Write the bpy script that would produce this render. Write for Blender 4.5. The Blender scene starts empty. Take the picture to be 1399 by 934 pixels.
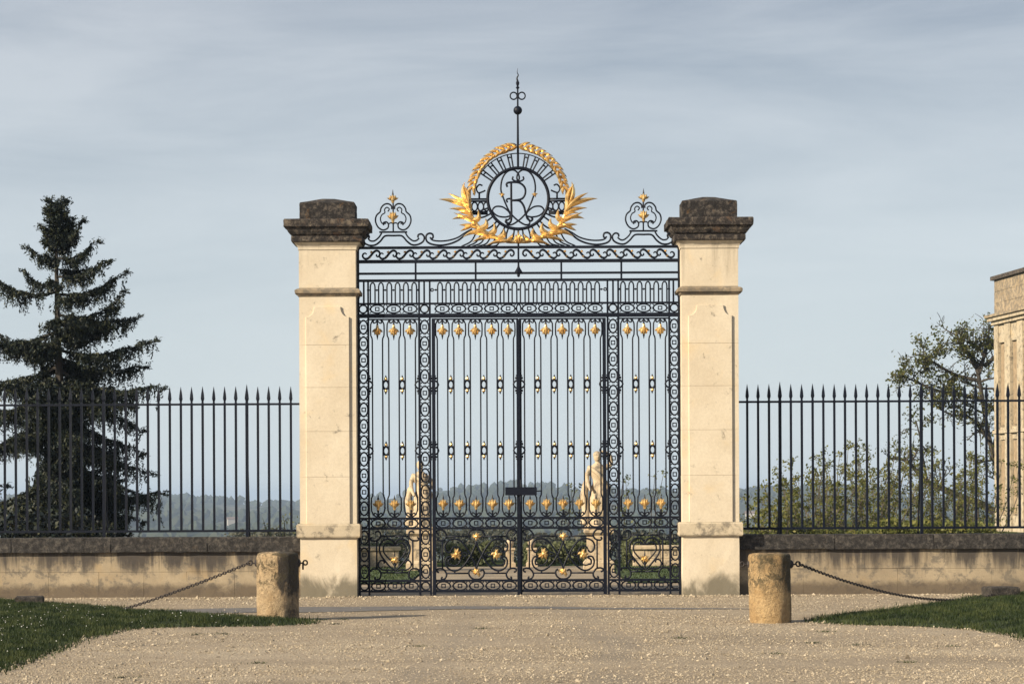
import bpy, bmesh, math, random
import numpy as np
from mathutils import Vector, Matrix, noise as mnoise

random.seed(7)
rng = np.random.default_rng(7)
PI = math.pi
sc = bpy.context.scene
C = sc.collection

# ------------------------------------------------------------------ camera
F = 3109.0          # focal length in photograph pixels (80 mm on 36 mm)
D0 = 35.33          # camera to the front of the piers
EYE = 1.523
CX = -0.118
ROLL = 0.0046
cam_d = bpy.data.cameras.new('camera')
cam_d.lens = 80.0; cam_d.sensor_width = 36.0; cam_d.sensor_fit = 'HORIZONTAL'
cam_d.shift_y = 213.0 / 1399.0
cam_d.clip_start = 0.5; cam_d.clip_end = 20000
cam = bpy.data.objects.new('camera', cam_d); C.objects.link(cam)
cam.location = (CX, -D0, EYE)
cam.rotation_euler = (PI / 2, ROLL, 0)
sc.camera = cam

# ------------------------------------------------------------------ sky and sun
SUN_AZ = math.radians(-122)      # clockwise from +Y: behind the camera to the left
SUN_EL = math.radians(24)
w = bpy.data.worlds.new('World'); sc.world = w; w.use_nodes = True
nt = w.node_tree; nt.nodes.clear()
def N(t, tree, **kw):
    n = tree.nodes.new(t)
    for k, v in kw.items(): setattr(n, k, v)
    return n
out = N('ShaderNodeOutputWorld', nt); bg = N('ShaderNodeBackground', nt)
bg.inputs['Strength'].default_value = 0.1
sky = N('ShaderNodeTexSky', nt); sky.sky_type = 'NISHITA'; sky.sun_disc = False
sky.sun_elevation = SUN_EL; sky.sun_rotation = SUN_AZ % (2 * PI)
sky.air_density = 1.0; sky.dust_density = 2.0; sky.ozone_density = 1.5
tc = N('ShaderNodeTexCoord', nt)
mp = N('ShaderNodeMapping', nt); mp.inputs['Scale'].default_value = (1.5, 1.5, 8.0)
mp.inputs['Rotation'].default_value = (0.0, 0.10, 0.0)
n1 = N('ShaderNodeTexNoise', nt); n1.inputs['Scale'].default_value = 2.9; n1.inputs['Detail'].default_value = 7; n1.inputs['Roughness'].default_value = 0.56
n1.inputs['Distortion'].default_value = 0.35
rp = N('ShaderNodeValToRGB', nt)
rp.color_ramp.elements[0].position = 0.33; rp.color_ramp.elements[0].color = (0.0, 0.0, 0.0, 1)
rp.color_ramp.elements[1].position = 0.70; rp.color_ramp.elements[1].color = (1, 1, 1, 1)
veil = N('ShaderNodeMixRGB', nt)                       # thin high cloud: grey-blue to pale
veil.inputs[1].default_value = (1.62, 1.90, 2.40, 1); veil.inputs[2].default_value = (3.55, 3.70, 4.00, 1)
mix = N('ShaderNodeMixRGB', nt); mix.inputs[0].default_value = 0.86
sxyz = N('ShaderNodeSeparateXYZ', nt)                  # the veil pales towards the horizon all the way round
low = N('ShaderNodeMapRange', nt); low.inputs[1].default_value = 0.0; low.inputs[2].default_value = 0.25; low.inputs[3].default_value = 1.0; low.inputs[4].default_value = 0.0
veil2 = N('ShaderNodeMixRGB', nt); veil2.inputs[2].default_value = (4.65, 5.20, 5.45, 1)
L = nt.links.new
L(tc.outputs['Generated'], mp.inputs['Vector']); L(mp.outputs[0], n1.inputs['Vector'])
L(n1.outputs['Fac'], rp.inputs[0]); L(rp.outputs[0], veil.inputs[0])
L(sky.outputs[0], mix.inputs[1]); L(veil2.outputs[0], mix.inputs[2])
L(tc.outputs['Generated'], sxyz.inputs[0]); L(sxyz.outputs[2], low.inputs[0]); L(low.outputs[0], veil2.inputs[0]); L(veil.outputs[0], veil2.inputs[1])
L(mix.outputs[0], bg.inputs['Color']); L(bg.outputs[0], out.inputs['Surface'])

sl = bpy.data.lights.new('sun', 'SUN'); sl.energy = 5.0; sl.angle = math.radians(0.6); sl.color = (1.0, 0.87, 0.67)
sun = bpy.data.objects.new('sun', sl); C.objects.link(sun)
sd = Vector((math.sin(SUN_AZ) * math.cos(SUN_EL), math.cos(SUN_AZ) * math.cos(SUN_EL), math.sin(SUN_EL)))
sun.rotation_euler = sd.to_track_quat('Z', 'Y').to_euler(); sun.location = sd * 60

sc.view_settings.view_transform = 'Standard'; sc.view_settings.look = 'None'
sc.view_settings.exposure = 0.68; sc.view_settings.gamma = 1.0; sc.view_settings.use_curve_mapping = False
sc.render.engine = 'CYCLES'

# ------------------------------------------------------------------ measuring helpers
def unroll(px, py): return px - (py - 680) * ROLL, py + (px - 700) * ROLL
def wpt(px, py, Y):
    d = D0 + Y; x, y = unroll(px, py)
    return Vector((CX + (x - 700) * d / F, Y, EYE + (680 - y) * d / F))
def gpt(px, py):
    x, y = unroll(px, py); d = EYE * F / (y - 680)
    return (CX + (x - 700) * d / F, d - D0)

# ------------------------------------------------------------------ object helpers
def tag(o, label, cat, group=None, kind=None):
    o['label'] = label; o['category'] = cat
    if group: o['group'] = group
    if kind: o['kind'] = kind
    return o
def empty(name, loc, label, cat, group=None, rz=0):
    o = bpy.data.objects.new(name, None); C.objects.link(o); o.location = loc; o.rotation_euler = (0, 0, rz)
    o.empty_display_size = 0.2
    return tag(o, label, cat, group)
def mesh_of(bm, name, mat, smooth=False):
    bmesh.ops.recalc_face_normals(bm, faces=bm.faces[:])
    me = bpy.data.meshes.new(name); bm.to_mesh(me); bm.free()
    me.materials.append(mat)
    if smooth:
        me.polygons.foreach_set('use_smooth', [True] * len(me.polygons))
    return me
def place(name, me, parent=None, loc=(0, 0, 0), rot=(0, 0, 0), scale=(1, 1, 1)):
    o = bpy.data.objects.new(name, me); C.objects.link(o)
    o.location = loc; o.rotation_euler = rot; o.scale = scale
    if parent: o.parent = parent
    return o
def build(name, bm, mat, parent=None, loc=(0, 0, 0), rot=(0, 0, 0), smooth=False):
    return place(name, mesh_of(bm, name, mat, smooth), parent, loc, rot)
def np_mesh(name, verts, faces_flat, fsize, mat, smooth=False):
    """verts (n,3) array, faces_flat index array with constant face size"""
    me = bpy.data.meshes.new(name)
    nv = len(verts); nf = len(faces_flat) // fsize
    me.vertices.add(nv); me.vertices.foreach_set('co', np.asarray(verts, dtype=np.float32).ravel())
    me.loops.add(len(faces_flat)); me.loops.foreach_set('vertex_index', np.asarray(faces_flat, dtype=np.int32))
    me.polygons.add(nf); me.polygons.foreach_set('loop_start', np.arange(0, nf * fsize, fsize, dtype=np.int32))
    me.polygons.foreach_set('use_smooth', np.full(nf, smooth))
    me.update(calc_edges=True); me.validate(); me.materials.append(mat)
    return me

def box(bm, x0, x1, y0, y1, z0, z1):
    vs = [bm.verts.new((x, y, z)) for z in (z0, z1) for y in (y0, y1) for x in (x0, x1)]
    for f in ((0, 1, 3, 2), (4, 6, 7, 5), (0, 4, 5, 1), (2, 3, 7, 6), (0, 2, 6, 4), (1, 5, 7, 3)):
        bm.faces.new([vs[i] for i in f])
def cr(pts, n=5, closed=False):
    """Catmull-Rom smoothing"""
    P = [Vector(p) for p in pts]; m = len(P); o = []
    segs = m if closed else m - 1
    for i in range(segs):
        if closed: a, b, c, d = P[(i - 1) % m], P[i], P[(i + 1) % m], P[(i + 2) % m]
        else:
            b, c = P[i], P[i + 1]
            a = P[i - 1] if i > 0 else b * 2 - c
            d = P[i + 2] if i + 2 < m else c * 2 - b
        for k in range(n):
            t = k / n
            o.append(0.5 * ((2 * b) + (c - a) * t + (2 * a - 5 * b + 4 * c - d) * t * t + (3 * b - a - 3 * c + d) * t ** 3))
    if not closed: o.append(P[-1])
    return o
def tube(bm, pts, r, n=6, closed=False, up=Vector((0, 1, 0)), caps=True):
    """sweep a round section; r is a number or a list"""
    P = [Vector(p) for p in pts]; m = len(P)
    rings = []
    prev = None
    for i in range(m):
        if closed: t = P[(i + 1) % m] - P[(i - 1) % m]
        else: t = P[min(i + 1, m - 1)] - P[max(i - 1, 0)]
        if t.length < 1e-9: t = Vector((0, 0, 1))
        t.normalize()
        ref = up if abs(t.dot(up)) < 0.95 else Vector((1, 0, 0))
        if prev is not None and abs(t.dot(prev)) < 0.95 and abs(t.dot(up)) >= 0.95: ref = prev
        a = t.cross(ref).normalized(); b = a.cross(t).normalized(); prev = b
        rr = r[i] if isinstance(r, (list, tuple)) else r
        rings.append([bm.verts.new(P[i] + a * (math.cos(2 * PI * k / n + PI / n) * rr) + b * (math.sin(2 * PI * k / n + PI / n) * rr)) for k in range(n)])
    for i in range(m if closed else m - 1):
        A, B = rings[i], rings[(i + 1) % m]
        for k in range(n): bm.faces.new((A[k], A[(k + 1) % n], B[(k + 1) % n], B[k]))
    if caps and not closed:
        bm.faces.new(rings[0][::-1]); bm.faces.new(rings[-1])
def lathe(bm, prof, n=10, loc=(0, 0, 0)):
    """prof: list of (r, z)"""
    rings = []
    lx, ly, lz = loc
    for r, z in prof:
        rings.append([bm.verts.new((lx + r * math.cos(2 * PI * k / n), ly + r * math.sin(2 * PI * k / n), lz + z)) for k in range(n)])
    for A, B in zip(rings, rings[1:]):
        for k in range(n): bm.faces.new((A[k], A[(k + 1) % n], B[(k + 1) % n], B[k]))
    bm.faces.new(rings[0][::-1]); bm.faces.new(rings[-1])
def blade(bm, p0, pc, p1, wid, ridge, n=7, fat=0.38, yc=0.0):
    """a beaten-metal leaf: ridge in front (towards -Y), thin back, spine a bezier in the XZ plane"""
    p0, pc, p1 = Vector(p0), Vector(pc), Vector(p1)
    F_, B_ = [], []
    for i in range(n):
        t = i / (n - 1)
        p = p0 * (1 - t) ** 2 + pc * 2 * t * (1 - t) + p1 * t * t
        d = (pc - p0) * (1 - t) + (p1 - pc) * t
        d.y = 0; d.normalize(); s = Vector((-d.z, 0, d.x))
        wv = wid * (math.sin(PI * t ** fat * 0.5 + 0) if False else (max(0.0, math.sin(PI * min(1, (t * 0.90 + 0.10)) ** 0.8)) ** 0.9)) * 0.5
        if i == n - 1: wv = wid * 0.02
        bulge = ridge * math.sin(PI * min(1, t + 0.12)) + yc
        L_ = bm.verts.new(p + s * wv + Vector((0, -bulge * 0.35, 0)))
        M_ = bm.verts.new(p + Vector((0, -bulge - ridge * 0.5 - wv * 0.55, 0)))
        R_ = bm.verts.new(p - s * wv + Vector((0, -bulge * 0.35, 0)))
        K_ = bm.verts.new(p + Vector((0, 0.006 - bulge * 0.2, 0)))
        F_.append((L_, M_, R_, K_))
    for a, b in zip(F_, F_[1:]):
        for k in range(4): bm.faces.new((a[k], a[(k + 1) % 4], b[(k + 1) % 4], b[k]))
    bm.faces.new(F_[0]); bm.faces.new(F_[-1][::-1])
def sphere(bm, c, r, u=10, v=7, sq=(1, 1, 1)):
    m = Matrix.Translation(Vector(c)) @ Matrix.Diagonal((r * sq[0], r * sq[1], r * sq[2], 1))
    bmesh.ops.create_uvsphere(bm, u_segments=u, v_segments=v, radius=1.0, matrix=m)
def fnoise(p, s, seed=0.0):
    return mnoise.noise(Vector((p[0] * s + seed, p[1] * s + seed * 1.7, p[2] * s - seed)))

# ------------------------------------------------------------------ materials
def newmat(name):
    m = bpy.data.materials.new(name); m.use_nodes = True
    t = m.node_tree; b = t.nodes['Principled BSDF']
    return m, t, b
def ramp(t, stops, fac):
    r = t.nodes.new('ShaderNodeValToRGB'); e = r.color_ramp.elements
    while len(e) < len(stops): e.new(0.5)
    for el, (p, c) in zip(e, stops):
        el.position = p; el.color = (*c, 1) if len(c) == 3 else c
    t.links.new(fac, r.inputs[0]); return r.outputs[0]
def noise(t, vec, scale, detail=4, rough=0.55, dist=0.0, stretch=None):
    if stretch:
        mm = t.nodes.new('ShaderNodeMapping'); mm.inputs['Scale'].default_value = stretch
        t.links.new(vec, mm.inputs['Vector']); vec = mm.outputs[0]
    n = t.nodes.new('ShaderNodeTexNoise'); n.inputs['Scale'].default_value = scale
    n.inputs['Detail'].default_value = detail; n.inputs['Roughness'].default_value = rough; n.inputs['Distortion'].default_value = dist
    t.links.new(vec, n.inputs['Vector']); return n.outputs['Fac']
def mixc(t, fac, a, b, mode='MIX'):
    n = t.nodes.new('ShaderNodeMixRGB'); n.blend_type = mode
    for i, v in ((0, fac), (1, a), (2, b)):
        if isinstance(v, (int, float)): n.inputs[i].default_value = v
        elif isinstance(v, tuple): n.inputs[i].default_value = (*v, 1)
        else: t.links.new(v, n.inputs[i])
    return n.outputs[0]
def math_(t, op, a, b=None, c=None):
    n = t.nodes.new('ShaderNodeMath'); n.operation = op
    for i, v in enumerate((a, b, c)):
        if v is None: continue
        if isinstance(v, (int, float)): n.inputs[i].default_value = v
        else: t.links.new(v, n.inputs[i])
    return n.outputs[0]
def maprange(t, v, a, b, c=0.0, d=1.0):
    n = t.nodes.new('ShaderNodeMapRange'); n.interpolation_type = 'SMOOTHSTEP'
    t.links.new(v, n.inputs[0])
    for i, q in zip((1, 2, 3, 4), (a, b, c, d)): n.inputs[i].default_value = q
    return n.outputs[0]
def posn(t):
    g = t.nodes.new('ShaderNodeNewGeometry'); return g.outputs['Position'], g
def bump(t, b, h, strength, dist):
    n = t.nodes.new('ShaderNodeBump'); n.inputs['Strength'].default_value = strength; n.inputs['Distance'].default_value = dist
    t.links.new(h, n.inputs['Height']); t.links.new(n.outputs[0], b.inputs['Normal'])
def plain(name, col, rough=0.6, metal=0.0, var=0.25, scale=30.0, bm_=0.0):
    m, t, b = newmat(name); p, g = posn(t)
    f = noise(t, p, scale, 4)
    c = ramp(t, [(0.25, tuple(x * (1 - var) for x in col)), (0.75, tuple(min(1, x * (1 + var)) for x in col))], f)
    t.links.new(c, b.inputs['Base Color']); b.inputs['Roughness'].default_value = rough; b.inputs['Metallic'].default_value = metal
    if bm_: bump(t, b, f, bm_, 0.01)
    return m

# cream limestone of the piers, with algae creeping up from the ground
def limestone(name, lo, hi, algae=True, mould=0.0, streak=False):
    m, t, b = newmat(name); p, g = posn(t)
    big = noise(t, p, 1.3, 5, 0.6); fine = noise(t, p, 26, 6, 0.7)
    c = ramp(t, [(0.3, lo), (0.7, hi)], big)
    c = mixc(t, 0.30, c, ramp(t, [(0.3, (0.55, 0.53, 0.5)), (0.7, (1, 1, 1))], fine), 'MULTIPLY')
    sx = t.nodes.new('ShaderNodeSeparateXYZ'); t.links.new(p, sx.inputs[0])
    # rusty yellow patches
    y = maprange(t, noise(t, p, 2.2, 3, 0.5, 0.4), 0.56, 0.74)
    c = mixc(t, math_(t, 'MULTIPLY', y, 0.35), c, (hi[0] * 0.95, hi[1] * 0.80, hi[2] * 0.55))
    if algae:
        z = maprange(t, sx.outputs[2], 0.75, 0.02)
        n2 = noise(t, p, 2.7, 5, 0.65, 0.5, (1, 1, 0.55))
        k = maprange(t, math_(t, 'MULTIPLY', z, n2), 0.27, 0.52)
        c = mixc(t, math_(t, 'MULTIPLY', k, 0.85), c, (0.10, 0.088, 0.06))
    if name == 'pier_limestone':
        n6 = noise(t, p, 3.4, 6, 0.7, 0.2, (1.0, 1.0, 0.07))
        hi_ = maprange(t, sx.outputs[2], 4.0, 5.5)
        k = maprange(t, math_(t, 'MULTIPLY', n6, math_(t, 'ADD', 0.5, math_(t, 'MULTIPLY', hi_, 0.5))), 0.44, 0.66)
        c = mixc(t, math_(t, 'MULTIPLY', k, 0.55), c, (0.20, 0.165, 0.12))
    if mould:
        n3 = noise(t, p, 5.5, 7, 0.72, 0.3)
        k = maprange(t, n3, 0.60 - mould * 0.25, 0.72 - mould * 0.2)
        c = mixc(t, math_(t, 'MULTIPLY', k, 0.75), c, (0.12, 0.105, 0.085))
    if streak:
        n4 = noise(t, p, 3.0, 5, 0.65, 0.2, (1.0, 1.0, 0.10))
        top = maprange(t, sx.outputs[2], 0.05, 0.72)
        k = maprange(t, math_(t, 'MULTIPLY', n4, math_(t, 'ADD', 0.45, math_(t, 'MULTIPLY', top, 0.6))), 0.35, 0.56)
        c = mixc(t, math_(t, 'MULTIPLY', k, 0.94), c, (0.045, 0.038, 0.034))
        n5 = noise(t, p, 2.6, 8, 0.75, 0.4)
        low = maprange(t, sx.outputs[2], 0.36, 0.02)
        k = maprange(t, math_(t, 'MULTIPLY', n5, low), 0.12, 0.42)
        c = mixc(t, math_(t, 'MULTIPLY', k, 0.8), c, (0.075, 0.055, 0.038))
    t.links.new(c, b.inputs['Base Color']); b.inputs['Roughness'].default_value = 0.9
    h = math_(t, 'ADD', noise(t, p, 60, 6, 0.7), math_(t, 'MULTIPLY', noise(t, p, 7, 4), 0.8))
    bump(t, b, h, 0.35, 0.008)
    return m
M_pier = limestone('pier_limestone', (0.55, 0.465, 0.345), (0.65, 0.57, 0.445), mould=0.06)
M_pier_mould = limestone('pier_limestone_weathered', (0.42, 0.35, 0.25), (0.56, 0.475, 0.345), mould=0.45)
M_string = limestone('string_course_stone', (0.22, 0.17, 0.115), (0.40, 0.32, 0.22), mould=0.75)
M_wall = limestone('wall_limestone', (0.27, 0.215, 0.145), (0.40, 0.325, 0.22), algae=False, mould=0.5, streak=True)
M_statue = limestone('statue_stone', (0.42, 0.33, 0.22), (0.60, 0.48, 0.33), algae=False, mould=0.45)
M_house = limestone('chateau_stone', (0.36, 0.30, 0.21), (0.48, 0.41, 0.30), algae=False, mould=0.45)
M_house_dark = limestone('chateau_parapet_stone', (0.26, 0.20, 0.13), (0.42, 0.33, 0.22), algae=False, mould=0.75)

def lichen_stone(name, base, pale, rust, amount=0.5):
    m, t, b = newmat(name); p, g = posn(t)
    f = noise(t, p, 11, 10, 0.82, 0.3); fine = noise(t, p, 34, 8, 0.8)
    c = ramp(t, [(0.38, tuple(x * 0.3 for x in base)), (0.5, base), (0.62, pale)], f)
    k = maprange(t, noise(t, p, 6, 5, 0.7, 0.6), 0.58, 0.70)
    c = mixc(t, math_(t, 'MULTIPLY', k, 0.75), c, rust)
    v = maprange(t, fine, 0.57, 0.64)
    c = mixc(t, math_(t, 'MULTIPLY', v, amount), c, pale)
    t.links.new(c, b.inputs['Base Color']); b.inputs['Roughness'].default_value = 0.95
    bump(t, b, math_(t, 'ADD', f, math_(t, 'MULTIPLY', fine, 0.6)), 1.0, 0.05)
    return m
M_cap = lichen_stone('lichened_capstone', (0.024, 0.020, 0.019), (0.15, 0.125, 0.10), (0.17, 0.09, 0.03), 0.6)
M_cornice = lichen_stone('lichened_cornice', (0.036, 0.029, 0.027), (0.22, 0.18, 0.135), (0.15, 0.08, 0.04), 0.55)
M_coping = lichen_stone('lichened_coping', (0.038, 0.034, 0.032), (0.13, 0.115, 0.098), (0.075, 0.058, 0.042), 0.4)
M_stub = lichen_stone('dark_stub_stone', (0.045, 0.038, 0.032), (0.12, 0.10, 0.08), (0.08, 0.05, 0.03), 0.3)

def bollard_mat(name, xs, seed, tint=(1, 1, 1), moss=(0.022, 0.020, 0.019), reach=0.0):
    """warm limestone with black moss over one flank of the drum"""
    m, t, b = newmat(name)
    tcn = t.nodes.new('ShaderNodeTexCoord'); o = tcn.outputs['Object']
    sx = t.nodes.new('ShaderNodeSeparateXYZ'); t.links.new(o, sx.inputs[0])
    mp_ = t.nodes.new('ShaderNodeMapping'); mp_.inputs['Location'].default_value = (seed, seed, seed)
    t.links.new(o, mp_.inputs['Vector']); p = mp_.outputs[0]
    c = ramp(t, [(0.3, (0.40, 0.27, 0.14)), (0.6, (0.55, 0.41, 0.25)), (0.8, (0.50, 0.33, 0.15))], noise(t, p, 4, 5, 0.65))
    c = mixc(t, 0.65, c, ramp(t, [(0.3, (0.35, 0.32, 0.28)), (0.62, (1, 1, 1))], noise(t, p, 22, 8, 0.78)), 'MULTIPLY')
    up = maprange(t, sx.outputs[2], 0.25, 0.55)
    side = maprange(t, sx.outputs[0], xs[0], xs[1])
    k = math_(t, 'MULTIPLY', math_(t, 'ADD', math_(t, 'MULTIPLY', up, 0.45), math_(t, 'MULTIPLY', side, 0.5)), noise(t, p, 7, 7, 0.72, 0.3, (1, 1, 0.5)))
    c = mixc(t, 1.0, c, tint, 'MULTIPLY')
    k = maprange(t, k, 0.24 - reach, 0.38 - reach)
    c = mixc(t, math_(t, 'MULTIPLY', k, 0.92), c, moss)
    pits = maprange(t, noise(t, p, 8, 9, 0.8, 0.6), 0.47, 0.57)
    c = mixc(t, math_(t, 'MULTIPLY', math_(t, 'MULTIPLY', pits, math_(t, 'ADD', up, 0.12)), 0.8), c, (0.070, 0.055, 0.028))
    t.links.new(c, b.inputs['Base Color']); b.inputs['Roughness'].default_value = 0.95
    bump(t, b, math_(t, 'ADD', noise(t, p, 18, 7, 0.72), math_(t, 'MULTIPLY', noise(t, p, 70, 4, 0.7), 0.35)), 1.0, 0.05)
    return m
M_boll_a = bollard_mat('bollard_stone_mossy', (-0.02, 0.10), 0.0, reach=0.02)
M_boll_b = bollard_mat('bollard_stone_ochre', (0.05, 0.28), 5.3, (1.0, 0.94, 0.80), (0.055, 0.047, 0.028), 0.05)

M_iron = plain('painted_iron', (0.0032, 0.0052, 0.0125), 0.5, 0.0, 0.3, 14, 0.05)
M_iron.node_tree.nodes['Principled BSDF'].inputs['Specular IOR Level'].default_value = 0.22
M_rust = plain('rusty_chain_iron', (0.035, 0.028, 0.026), 0.7, 0.3, 0.4, 60, 0.2)
m, t, b = newmat('gilding'); p, g = posn(t)
c = ramp(t, [(0.3, (0.46, 0.27, 0.10)), (0.50, (0.82, 0.57, 0.25)), (0.8, (0.97, 0.78, 0.43))], noise(t, p, 12, 5, 0.65))
t.links.new(c, b.inputs['Base Color']); b.inputs['Metallic'].default_value = 0.8; b.inputs['Roughness'].default_value = 0.36
bump(t, b, noise(t, p, 60, 4, 0.6), 0.35, 0.006)
M_gold = m

# gravel
m, t, b = newmat('gravel'); p, g = posn(t)
big = noise(t, p, 0.35, 5, 0.6, 0.4, (0.45, 1.3, 1)); mid = noise(t, p, 2.2, 5, 0.65)
vor = t.nodes.new('ShaderNodeTexVoronoi'); vor.inputs['Scale'].default_value = 42; t.links.new(p, vor.inputs['Vector'])
c = ramp(t, [(0.30, (0.27, 0.215, 0.147)), (0.55, (0.385, 0.313, 0.22)), (0.75, (0.455, 0.38, 0.275))], big)
c = mixc(t, 0.55, c, ramp(t, [(0.3, (0.62, 0.58, 0.54)), (0.7, (1, 1, 1))], mid), 'MULTIPLY')
sxg = t.nodes.new('ShaderNodeSeparateXYZ'); t.links.new(p, sxg.inputs[0])      # fine dust pressed into two wheel lines that run through the gate
wob = math_(t, 'MULTIPLY', math_(t, 'SUBTRACT', noise(t, p, 0.22, 2), 0.5), 1.6)
ax_ = math_(t, 'ABSOLUTE', math_(t, 'SUBTRACT', math_(t, 'ABSOLUTE', math_(t, 'ADD', sxg.outputs[0], wob)), 0.78))
trk = math_(t, 'MULTIPLY', maprange(t, ax_, 0.42, 0.10), maprange(t, noise(t, p, 1.1, 5, 0.65, 0.3, (1, 0.4, 1)), 0.35, 0.62))
c = mixc(t, math_(t, 'MULTIPLY', trk, 0.55), c, (0.225, 0.19, 0.145))
damp = maprange(t, noise(t, p, 0.8, 6, 0.7, 0.6, (0.35, 1.6, 1)), 0.60, 0.72)
c = mixc(t, math_(t, 'MULTIPLY', damp, 0.45), c, (0.17, 0.135, 0.095))
sep = t.nodes.new('ShaderNodeSeparateColor'); t.links.new(vor.outputs['Color'], sep.inputs[0])
c = mixc(t, 0.6, c, ramp(t, [(0.0, (0.55, 0.52, 0.5)), (1.0, (1.0, 1.0, 1.0))], sep.outputs[0]), 'MULTIPLY')
t.links.new(c, b.inputs['Base Color']); b.inputs['Roughness'].default_value = 0.95
bump(t, b, math_(t, 'SUBTRACT', mid, math_(t, 'MULTIPLY', vor.outputs['Distance'], 0.6)), 0.7, 0.02)
M_gravel = m
m, t, b = newmat('pebble_stone'); p, g = posn(t)
r = g.outputs['Random Per Island']
c = ramp(t, [(0.0, (0.17, 0.135, 0.09)), (0.35, (0.32, 0.26, 0.18)), (0.75, (0.40, 0.332, 0.24)), (0.97, (0.45, 0.385, 0.29)), (1.0, (0.13, 0.11, 0.09))], r)
t.links.new(c, b.inputs['Base Color']); b.inputs['Roughness'].default_value = 0.9
M_pebble = m
m, t, b = newmat('dark_grey_strip'); p, g = posn(t)
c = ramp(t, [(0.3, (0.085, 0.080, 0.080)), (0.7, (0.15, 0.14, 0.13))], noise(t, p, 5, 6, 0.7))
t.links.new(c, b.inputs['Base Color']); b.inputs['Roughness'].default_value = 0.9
M_grey_strip = m  # mottled dark grey for the tapering strip over the gravel

def leafmat(name, cols, rough=0.55, trans=0.0, ns=1.2, nw=0.4):
    m, t, b = newmat(name); p, g = posn(t)
    n_ = len(cols)
    f = math_(t, 'ADD', math_(t, 'MULTIPLY', g.outputs['Random Per Island'], 1 - nw), math_(t, 'MULTIPLY', maprange(t, noise(t, p, ns, 4, 0.6), 0.3, 0.7), nw))
    c = ramp(t, [(0.15 + 0.7 * i / max(1, n_ - 1), q) for i, q in enumerate(cols)], f)
    t.links.new(c, b.inputs['Base Color']); b.inputs['Roughness'].default_value = rough
    b.inputs['Specular IOR Level'].default_value = 0.25
    if trans:
        tr = t.nodes.new('ShaderNodeBsdfTranslucent'); t.links.new(c, tr.inputs['Color'])
        mx = t.nodes.new('ShaderNodeMixShader'); mx.inputs[0].default_value = trans
        t.links.new(b.outputs[0], mx.inputs[1]); t.links.new(tr.outputs[0], mx.inputs[2])
        t.links.new(mx.outputs[0], t.nodes['Material Output'].inputs['Surface'])
    return m
M_needle = leafmat('spruce_needles', [(0.0035, 0.007, 0.008), (0.008, 0.015, 0.014), (0.034, 0.036, 0.014), (0.011, 0.021, 0.019)])
M_oak = leafmat('oak_leaves', [(0.060, 0.078, 0.020), (0.11, 0.125, 0.032), (0.155, 0.14, 0.045), (0.085, 0.10, 0.034)], 0.55, 0.5)
M_shrub = leafmat('shrub_leaves', [(0.085, 0.098, 0.026), (0.15, 0.16, 0.042), (0.23, 0.21, 0.065)], 0.55, 0.42)
M_hedge = leafmat('hedge_leaves', [(0.085, 0.105, 0.050), (0.14, 0.155, 0.075), (0.20, 0.21, 0.11)], 0.6, 0.45)
M_wood_far = leafmat('woodland_leaves', [(0.020, 0.030, 0.014), (0.032, 0.042, 0.018), (0.045, 0.050, 0.022)], 0.8)
M_thicket = leafmat('thicket_leaves', [(0.075, 0.085, 0.080), (0.11, 0.12, 0.10), (0.15, 0.14, 0.105)], 0.7, 0.35)
M_grass = leafmat('grass_blades', [(0.010, 0.020, 0.006), (0.026, 0.043, 0.011), (0.074, 0.086, 0.026)], 0.6, 0.25, 3.2, 0.65)
M_bark = plain('bark', (0.045, 0.037, 0.029), 0.9, 0, 0.4, 9, 0.4)
M_bark_pale = plain('bark_pale', (0.10, 0.085, 0.065), 0.9, 0, 0.4, 9, 0.4)
M_soil = plain('lawn_soil', (0.040, 0.052, 0.018), 0.95, 0, 0.4, 6, 0.3)
M_daisy = plain('daisy_white', (0.75, 0.74, 0.70), 0.7, 0, 0.05)
M_render = plain('far_house_render', (0.36, 0.33, 0.29), 0.9, 0, 0.1)
M_rooftile = plain('far_roof_tile', (0.16, 0.11, 0.085), 0.9, 0, 0.2)
M_shutter = plain('window_shutter', (0.27, 0.20, 0.125), 0.8, 0, 0.3, 6)
m, t, b = newmat('window_glass'); b.inputs['Base Color'].default_value = (0.02, 0.022, 0.025, 1); b.inputs['Roughness'].default_value = 0.12
M_glass = m

# ------------------------------------------------------------------ terrain: one sheet to the horizon
def edge_y(x):                      # where the terrace breaks off into the valley
    s = min(1, max(0, (x - 3.5) / 3)); s2 = min(1, max(0, (x - 11) / 7))
    return 22 + 22 * s * s * (3 - 2 * s) + 70 * s2 * s2 * (3 - 2 * s2)
def terrain_z(x, y):
    d = y - edge_y(x)
    if d <= 0: base = -0.03
    else:
        s = min(1, d / 420.0); base = -0.03 - 30 * (s ** 0.8)
    if y > 450:
        u = min(1, (y - 450) / 2600.0); u = u * u * (3 - 2 * u)
        ang = x / max(1.0, y + D0)
        ridge = 36 + 9 * math.sin(ang * 17 + 0.6) + 5 * math.sin(ang * 41 + 2.0) + 4 * fnoise((ang, 0, 0), 26, 3.1)
        if ang > 0.02: ridge -= 3
        base += ridge * (u ** 1.3)
        base += 1.2 * fnoise((x, y, 0), 0.006, 1.3) * min(1, (y - 450) / 800)
        base += 1.5 * fnoise((x, y, 0), 0.035, 8.3) * u
    return base
ys = [-60, -45, -35, -25, -15, -8, -4, 0, 4, 8, 12, 15, 17, 18, 19, 20, 21, 22, 24, 27, 31, 36, 42, 50, 60, 72, 86, 100, 110, 125, 150, 190, 240, 300, 370, 450]
v = 450
while v < 3100: v *= 1.022; ys.append(v)
while v < 9000: v *= 1.08; ys.append(v)
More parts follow.
